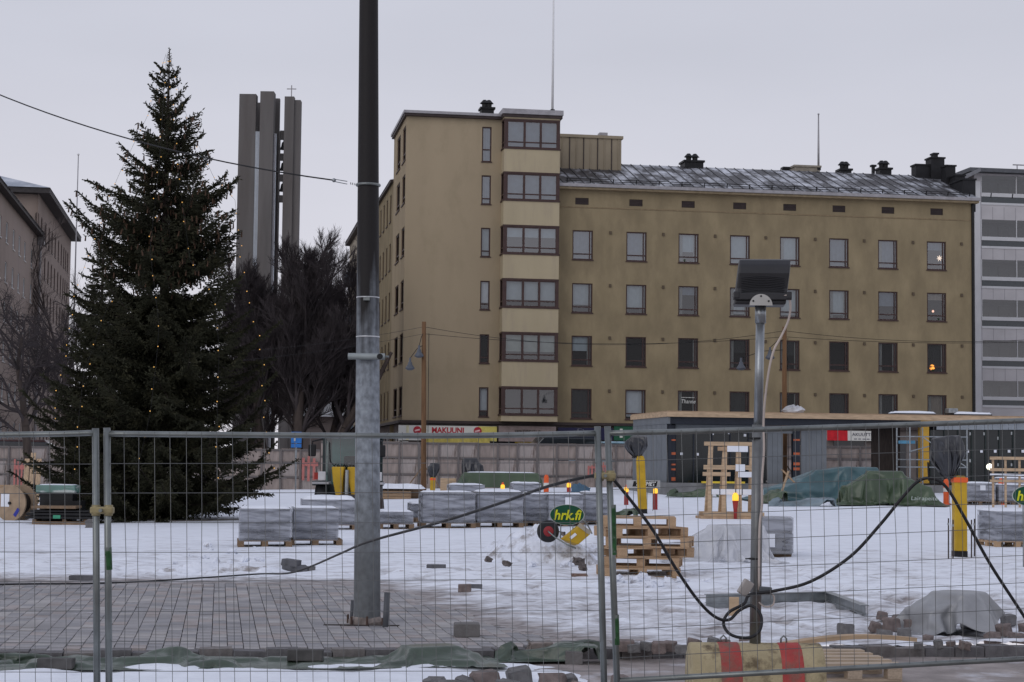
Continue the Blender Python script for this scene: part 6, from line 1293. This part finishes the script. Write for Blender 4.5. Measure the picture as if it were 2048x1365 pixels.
# ------------------------------------------------------------------ steel pit frame, bent sheet, pallet, plank
cor = [gp(1412,1216),gp(1655,1210),gp(1730,1240),gp(1476,1250)]
c0 = (cor[0]+cor[2])/2; t = thing('steel_frame_pit','galvanised rectangular steel pit frame lying in the snow','steel frame',c0)
for i in (0,1):
    a,b = cor[i]-c0,cor[(i+1)%4]-c0; d = (b-a).normalized(); MB().beam(a+Vector((0,0,.07)),b+Vector((0,0,.07)),.012,.15).build('web',M_GALV,t); MB().beam(a+Vector((0,0,.151)),b+Vector((0,0,.151)),.09,.010).build('top_flange',M_GALV,t); MB().beam(a+Vector((0,0,.06)),b+Vector((0,0,.06)),.07,.008).build('mid_flange',M_GALV,t)
p = gp(1468,1240); o = MB().box(-.05,.05,-.02,.02,0,.24).build('wood_stake',M_WOOD2); o.location = p; tag(o,'pale wooden stake at the left end of the steel frame','stake')
g_ = gp(1900,1272); t = thing('bent_sheet','curved grey insulation sheet bulging up beside the cobbles','sheet',(g_.x,g_.y+.12,0),R(-8)); o = cloth_part('sheet',CL_BENT,mat('grey_foil_sheet',(0.30,0.305,0.315),.42,.2,.14,5,bump=.3,bscale=14),t,2); s_ = o.modifiers.new('t','SOLIDIFY'); s_.thickness = .008
g_ = gr(1702,1328); t = thing('pallet','pale wooden pallet lying right of the striped barrier','pallet',(at(1672,1310,15.1).x,15.15,ROADZ),R(6)); pallet_parts(t,.78,1.15,0,mat('grey_new_wood',(0.45,0.36,0.27),.8,0,.2,5,(1,6,1)))
a,b = at(1572,1289,15.75),at(1826,1279,16.3); o = MB()
for k in range(6): f0,f1 = k/6,(k+1)/6; o.beam((b-a)*f0+Vector((0,0,.045*math.sin(math.pi*f0))),(b-a)*f1+Vector((0,0,.045*math.sin(math.pi*f1))),.12,.035)
o = o.build('plank',M_WOOD2); o.location = a; tag(o,'long pale plank lying over the pallet right of the barrier','plank')
# ------------------------------------------------------------------ stones and blocks
def stone_mesh(sx,sy,sz,seed,m,jit=.12,bev=.16):
    rd = random.Random(seed); b = MB().box(-sx/2,sx/2,-sy/2,sy/2,0,sz); import bmesh
    bm = bmesh.new(); me = b.mesh('stone',m); bm.from_mesh(me); bmesh.ops.bevel(bm,geom=bm.edges[:],offset=min(sx,sy,sz)*bev,segments=2,affect='EDGES',profile=.6)
    for v in bm.verts: v.co += Vector((rd.gauss(0,sx*jit*.3),rd.gauss(0,sy*jit*.3),rd.gauss(0,sz*jit*.3)))
    bm.to_mesh(me); bm.free(); me.update(); return me
SETTS = [stone_mesh(.17,.15,.14,i,M_GRANITE if i%2 else M_GRANITE2) for i in range(8)]
def sett(px,py,road=True,s=1.0,lab='loose granite sett in the row along the kerb at right',grp='loose granite setts along the kerb',k=None,dz=0,nm=None):
    if nm: lab = nm+' '+lab
    p = gr(px,py); p = gp(px,py) if -p.x*ST+p.y*CT > 15.75 else p; o = link('granite_sett',SETTS[random.randrange(8) if k is None else k],None,(p.x,p.y+.05,p.z+dz),(random.gauss(0,.12),random.gauss(0,.12),random.uniform(-.6,.6)),(s*random.uniform(.9,1.15),s,s*random.uniform(.85,1.1))); tag(o,lab,'stone',grp); return o
ORD = ['first','second','third','fourth','fifth','sixth','seventh','eighth','ninth','tenth']
for i_,(px,py,s) in enumerate(((1245,1297,.9),(1268,1302,1),(1291,1300,.9),(1318,1304,1.1),(1340,1300,1),(1364,1306,1.0),(1388,1298,1.1),(1425,1292,.9),(1452,1293,.8),(1490,1289,.8))): sett(px,py+4,s=s*.62,lab='%s sett placed from the fence joint rightwards along the kerb'%ORD[i_])
for px,py,s,dz in ((1693,1278,1.3,.04),(1750,1268,1.1,.02),(1770,1285,1.2,0),(1785,1270,1.4,.05),(1812,1282,1.2,0),(1830,1268,1.4,.06),(1800,1262,1.2,.12),(1858,1290,.9,0),(1840,1300,.7,0),(1990,1290,1.2,0),(2010,1278,1.4,.03),(2035,1288,1.3,0),(2055,1272,1.3,.03),(2020,1262,1.2,.1),(1765,1252,1,.1),(1880,1298,.8,0),(1905,1296,.7,0),(1930,1300,.8,0)): sett(px,py,s=s*.62,dz=dz*.5,lab='granite sett in the heap beside the curved grey sheet',grp='granite setts heaped by the bent sheet')
for i_,(px,py,s) in enumerate(((868,1389,.85),(890,1400,.9),(925,1388,.9),(972,1386,1.15),(1012,1396,.9),(1042,1378,1.0),(1105,1392,1.1),(1135,1388,.9),(1160,1394,.8),(1240,1380,.7))): sett(px,py,s=s,lab='%s granite sett from the left at the bottom edge of the picture'%ORD[i_],grp='granite setts at the bottom edge')
def block(label,px,py,w_px,h_px,d,m=M_BLOCK,road=False,rz=0.0,ry=0.0,name='concrete_block',cat='block',seed=1,dz=0,jit=.03):
    p = gr(px,py) if road else gp(px,py)
    if road and -p.x*ST+p.y*CT > 15.75: p = gp(px,py)
    sc = FPX/p.y; o = link(name,stone_mesh(w_px/sc,d,h_px/sc,seed,m,jit,.08),None,(p.x,p.y+d/2,p.z+dz),(0,ry,rz)); tag(o,label,cat); return o
block('rough grey concrete block on the paving near the kerb',933,1275,50,26,.20,seed=1,rz=.08); block('dark rubber block lying on the green tarpaulin strip',609,1335,70,22,.12,mat('dark_block',(0.085,0.082,0.08),.9,0,.3,10),True,seed=2,dz=.05); block('dark rubber block at the bottom left on the snow',108,1349,70,20,.12,MATS['dark_block'],True,seed=3,dz=.04)
M_KP = mat('broken_kerb_grey',(0.115,0.115,0.125),.9,0,.25,9,bump=.4,bscale=30)
block('long dark kerb piece behind the left fence post',166,1163,56,11,.14,M_KP,seed=4); block('flat kerb piece left of the snow ridge',385,1143,30,12,.16,M_KP,seed=5); block('second kerb piece touching the flat one',400,1148,24,10,.14,M_BLOCK,seed=6,rz=.3)
block('pair of dark kerb stones left of the mast, lower stone',587,1146,48,14,.22,M_KP,seed=7,rz=.2); block('dark kerb stone lying on top left of the mast',580,1146,32,13,.2,M_KP,seed=8,rz=-.3,dz=.092,ry=.10); block('kerb piece just right of that pair',608,1145,34,11,.2,M_BLOCK,seed=18,rz=-.4)
block('single grey paver lying in the snow right of the mast',872,1143,38,13,.14,M_KP,seed=9); block('reddish paver of the pair in the snow right of the mast',929,1189,26,19,.14,M_GRANITE,seed=10); block('grey paver behind the reddish one',948,1183,32,13,.14,M_KP,seed=11)
block('small red brick fragment in the snow right of the mast',803,1147,8,5,.06,mat('brick_red',(0.18,0.06,0.05)),seed=12); block('big pale granite boulder on the end of the tarpaulin',1080,1322,46,34,.22,mat('pale_granite',(0.25,0.215,0.20),.9,0,.25,14,bump=.6,bscale=25),True,seed=13,jit=.2); block('grey block right of the pale boulder',1148,1330,34,26,.18,M_BLOCK,True,seed=14)
block('snow topped stone right of the fence joint',1252,1305,34,22,.2,M_GRANITE,True,seed=15); block('tan earth clod in the snow before the fence joint',1160,1158,26,9,.2,mat('tan_clod',(0.22,0.15,0.12),.9,0,.3,9),seed=16,jit=.3); block('grey rock by the left fence posts at the snow edge',180,1058,18,17,.2,M_BLOCK,seed=17,jit=.2)
# clods in the heaps
CL_ = [stone_mesh(.16,.13,.11,50+i,mat('dark_clod',(0.13,0.112,0.105),.95,0,.35,14,bump=.6,bscale=20),.35,.3) for i in range(5)]
for i,(px,py,s,dz) in enumerate(((1035,1092,1.4,.05),(1040,1100,1.0,0),(1148,1108,1.3,.06),(1156,1118,1.1,0),(1122,1085,.9,.22),(975,1112,.8,0),(1012,1120,.7,0),(1143,1098,1.0,.14),(1165,1128,.8,0),(1085,1078,.7,.3))):
    p = gp(px,py+18); o = link('earth_clod',CL_[i%5],None,(p.x,p.y+.2,p.z+dz+.03),(random.gauss(0,.4),random.gauss(0,.4),random.uniform(0,6)),(s,s,s)); tag(o,'dark earth clod stuck in the snow heap by the wheelbarrow','clod','dark clods in the snow heap')
SN = [stone_mesh(.2,.17,.13,80+i,M_SNOWD,.35,.35) for i in range(5)]
for i in range(46):
    px = random.choice([random.uniform(960,1210),random.uniform(350,520),random.uniform(1230,1420)]); py = random.uniform(1095,1140) if px < 1230 else random.uniform(1160,1185); p = gp(px,py); s = random.uniform(.25,.8)
    o = link('snow_lump',SN[i%5],None,(p.x,p.y,p.z),(random.gauss(0,.4),random.gauss(0,.4),random.uniform(0,6)),(s*1.2,s,s)); tag(o,'loose crusty snow lump on the trampled square','snow lump','loose snow lumps')
# ------------------------------------------------------------------ green tarpaulin strip on the gutter
M_STRIP = mat('thin_green_sheet',(0.055,0.078,0.056),.28,0,.3,3,(1,3,1),spec=.6,bump=.2,bscale=12)
g_ = gr(440,1336); t = thing('tarpaulin','long crumpled green tarpaulin strip lying below the kerb','tarpaulin',(g_.x,g_.y,ROADZ+.012),TH); cloth_part('cover',CL_STRIP,M_STRIP,t)
g_ = gr(1105,1326); t = thing('tarpaulin','torn green tarpaulin end caught under the pale boulder','tarpaulin',(g_.x,g_.y,ROADZ+.012),TH); o = cloth_part('cover',CL_SMALL,M_STRIP,t); o.scale = (.62,.40,.62)
# ------------------------------------------------------------------ rebar stakes by the near yellow column
for lab,px,pt,pb_ in (('leftmost steel stake by the near yellow column',1897,1037,1122),('second steel stake by the near yellow column',1906,1040,1121),('steel stake right of the near yellow column',1943,1040,1120),('rightmost steel stake by the near yellow column',1949,1038,1117)):
    p = gp(px,pb_); z1 = zat(px,pt,p.y)-p.z; t = thing('steel_stake',lab,'stake',p,0,'steel stakes at the yellow column'); MB().tube([(0,0,0),(.004,0,z1)],.013,6).build('rod',mat('rusty_steel',(0.075,0.06,0.055),.7,.3),t); MB().lathe([(.018,0),(.018,.04)],8,Matrix.Translation((0,0,z1-.12))).build('nut',M_GALV,t)
# ------------------------------------------------------------------ left side: cable drum, planks, package
p = gp(20,1043); sc = FPX/p.y; t = thing('cable_drum','wooden cable drum with white labels at the left edge','cable drum',p,R(-18)); r_ = 36/sc
DM = lambda y: Matrix.Translation((0,y,r_)) @ Matrix.Rotation(math.pi/2,4,'X')
for y in (0,.5): MB().lathe([(r_,-.025),(r_,.025)],28,DM(y)).build('flange',mat('drum_ply',(0.34,0.25,0.17),.8,0,.2,5),t)
MB().lathe([(r_*.62,-.01),(r_*.66,.23),(r_*.62,.47)],20,DM(.5-.03)).build('cable_winding',M_RUBBER,t,True); MB().box(-.26,-.02,-.031,-.027,r_*.8,r_*1.5,Matrix.Rotation(0.0,4,'Y')).build('label',M_PLASTW,t); MB().cbox((.20,-.03,r_*.5),(.22,.004,.09),ry=R(-55)).build('blue_label',mat('label_blue',(0.04,0.05,0.30)),t); MB().tube([(0,-.06,r_),(0,.02,r_)],.04,8).build('hub',M_BLACK,t)
p = gp(110,1052); sc = FPX/p.y; t = thing('plank_stack','dark plank stack on bearers in front of the spruce at left','planks',p,R(2))
for k,(a,b,z0,z1,m) in enumerate(((-46,68,.02,.10,M_WOODD),(-60,72,.16,.22,M_BLACK),(-58,70,.24,.30,M_BLACK),(-48,40,.40,.46,M_WOODD),(-50,66,.32,.36,M_BLACK))): MB().box(a/sc,b/sc,0,.7,z0,z1).build('plank',m,t,bevel=.008)
for x in (-.5,.2,.7): board('bearer',(x,.35,.08),(.09,.6,.14),M_WOODD,t)
MB().box(-.05,.12,-.01,-.004,.17,.25).build('green_tag',mat('tag_green',(0.06,0.30,0.18)),t); o = MB().box(-.42,.42,0,.6,0,.32).build('prop',M_BLACK,t); o.location = (0.02,.72,.25)
p2 = ga(118,p.y+1.0); t = thing('green_package','green and white wrapped package lying on the dark stack at left','package',(p2.x,p2.y,zat(118,986,p2.y)),R(-3)); MB().box(-.48,.48,-.25,.25,0,.19).build('wrap',mat('green_white_wrap',(0.10,0.20,0.17),.35,0,.2,3,col2=(0.45,0.5,0.48),thr=(.5,.56),scale2=2,stretch2=(.6,1,4),spec=.6),t,bevel=.03); snowcap(t,.9,.45,.19,.03,5)
board('support',(0,.05,-.40),(.8,.4,.79),M_BLACK,t)
p = ga(25,50); t = thing('board_pile','yellowish boards stacked behind the cable drum','boards',p,R(4))
for k in range(5): board('board',(-.2+random.uniform(-.1,.1),0,.55+k*.06),(1.5,.3,.05),M_WOOD,t)
board('trestle',(-.4,0,.26),(.1,.5,.52),M_WOODD,t); board('trestle',(.3,0,.26),(.1,.5,.52),M_WOODD,t)
p = ga(66,60); t = thing('plank_crate','upright pale planks leaning before the hoarding at left','planks',p)
for k in range(3): board('plank',(-.22+k*.2,0,.75+.1*(k%2)),(.16,.04,1.5+.2*(k%2)),M_WOOD2,t,(R(-8),0,0))
for lab,a,b in (('flat grey plank lying at the spruce foot at left',(205,1047),(330,1041)),('flat dark plank lying at the spruce foot in the middle',(345,1046),(480,1042))):
    pa,pb_ = gp(*a),gp(*b); o = MB().beam((0,0,.03),pb_-pa+Vector((0,0,.03)),.25,.05).build('plank',M_HPOST); o.location = pa; tag(o,lab,'plank')
# ------------------------------------------------------------------ oddments in front of the pavilion and behind the rows
p = ga(790,66); t = thing('snowy_boards','snow covered board pile left of the wooden lamp pole','boards',p)
for k in range(3): board('board',(-.2,0,.08+k*.1),(1.6,.5,.09),M_WOOD,t)
board('panel',(.0,.4,.25),(2.0,.3,.5),M_WOODD,t); snowcap(t,2.2,1.1,.42,.16,9)
p = ga(897,74); o = MB().box(-.32,.32,-.05,.05,0,zat(897,957,74)-p.z).build('plywood_panel',M_WOOD2,bevel=.01); o.location = p; tag(o,'upright pale plywood panel left of the green covered crate','panel')
for lab,px,Y,w_,h_,sd in (('crumpled dark green sheet beside the pallet stack top',1243,52,1.1,.22,21),('crumpled sheets at the pavilion plinth behind the timber rack',1390,68,2.2,.30,22),('crumpled pale edged sheet at the foot of the teal tarpaulin',1610,60,2.6,.28,23),('crumpled dark sheet at the left end of the teal tarpaulin',1540,62,1.4,.45,24)):
    p = ga(px,Y); t = thing('tarpaulin',lab,'tarpaulin',p,(sd-22)*.15); o = cloth_part('cover',CL_SMALL,M_GTARP if sd != 23 else mat('pale_teal_sheet',(0.16,0.21,0.24),.4,0,.4,3,spec=.5),t); o.scale = (w_/1.7,1.0,h_/.24)
p = ga(1570,63.5); t = thing('timber_prop','short pale timbers leaning before the pavilion','planks',p); MB().beam((-.2,0,.1),(.12,0,1.1),.12,.06).build('timber',M_WOOD2,t); MB().beam((.35,.1,.7),(-.1,.1,1.15),.10,.05).build('timber',M_WOOD,t)
p = ga(1162,70); t = thing('blue_sheet_bundle','small blue sheet bundle behind the paver row','bundle',p); bm_ = MB().ball((0,0,.2),.4,12,8,(1,.6,.6)); rd = random.Random(2); bm_.v = [(x*(1+rd.uniform(-.2,.2)),y,max(0,z*(1+rd.uniform(-.3,.3)))) for x,y,z in bm_.v]; bm_.build('sheet',mat('blue_sheet',(0.06,0.12,0.18),.5),t)
def car(label,px,ptop,Y,m):
    g_ = ga(px,Y); t = thing('parked_car',label,'car',(g_.x,g_.y,g_.z),TH); h_ = zat(px,ptop,Y)-g_.z; s = h_/1.5
    MB().prism([(-2.1,.35),(2.1,.35),(2.1,.75),(1.9,.88),(-1.95,.9),(-2.1,.7)],-.85,.85,Matrix.Scale(s,4)).build('body',m,t,bevel=.08); MB().prism([(-1.6,.9),(1.25,.88),(.6,1.42),(-1.1,1.44)],-.72,.72,Matrix.Scale(s,4)).build('windows',mat('car_glass',(0.02,0.024,0.028),.1,spec=.6),t,bevel=.05); MB().prism([(-1.12,1.40),(.62,1.38),(.5,1.5),(-1.0,1.5)],-.68,.68,Matrix.Scale(s,4)).build('roof',m,t,bevel=.05)
    for x in (-1.3,1.3):
        for y in (-.8,.8): w_ = MB().lathe([(.2,-.1),(.33,-.09),(.33,.09),(.2,.1)],16,Matrix.Scale(s,4) @ Matrix.Translation((x,y,.33)) @ Matrix.Rotation(math.pi/2,4,'X')).build('wheel',M_RUBBER,t,True)
car('light blue car with snowy roof behind the hoarding at the fence joint',1258,884,92,mat('car_light_blue',(0.28,0.42,0.50),.3,.2)); car('dark van roof parked in front of the navy shop sign',1150,872,94,mat('car_dark',(0.03,0.035,0.05),.3,.2)); car('dark car parked behind the hoarding at the far left',60,880,93,mat('car_dark_red',(0.06,0.03,0.03),.3,.2))
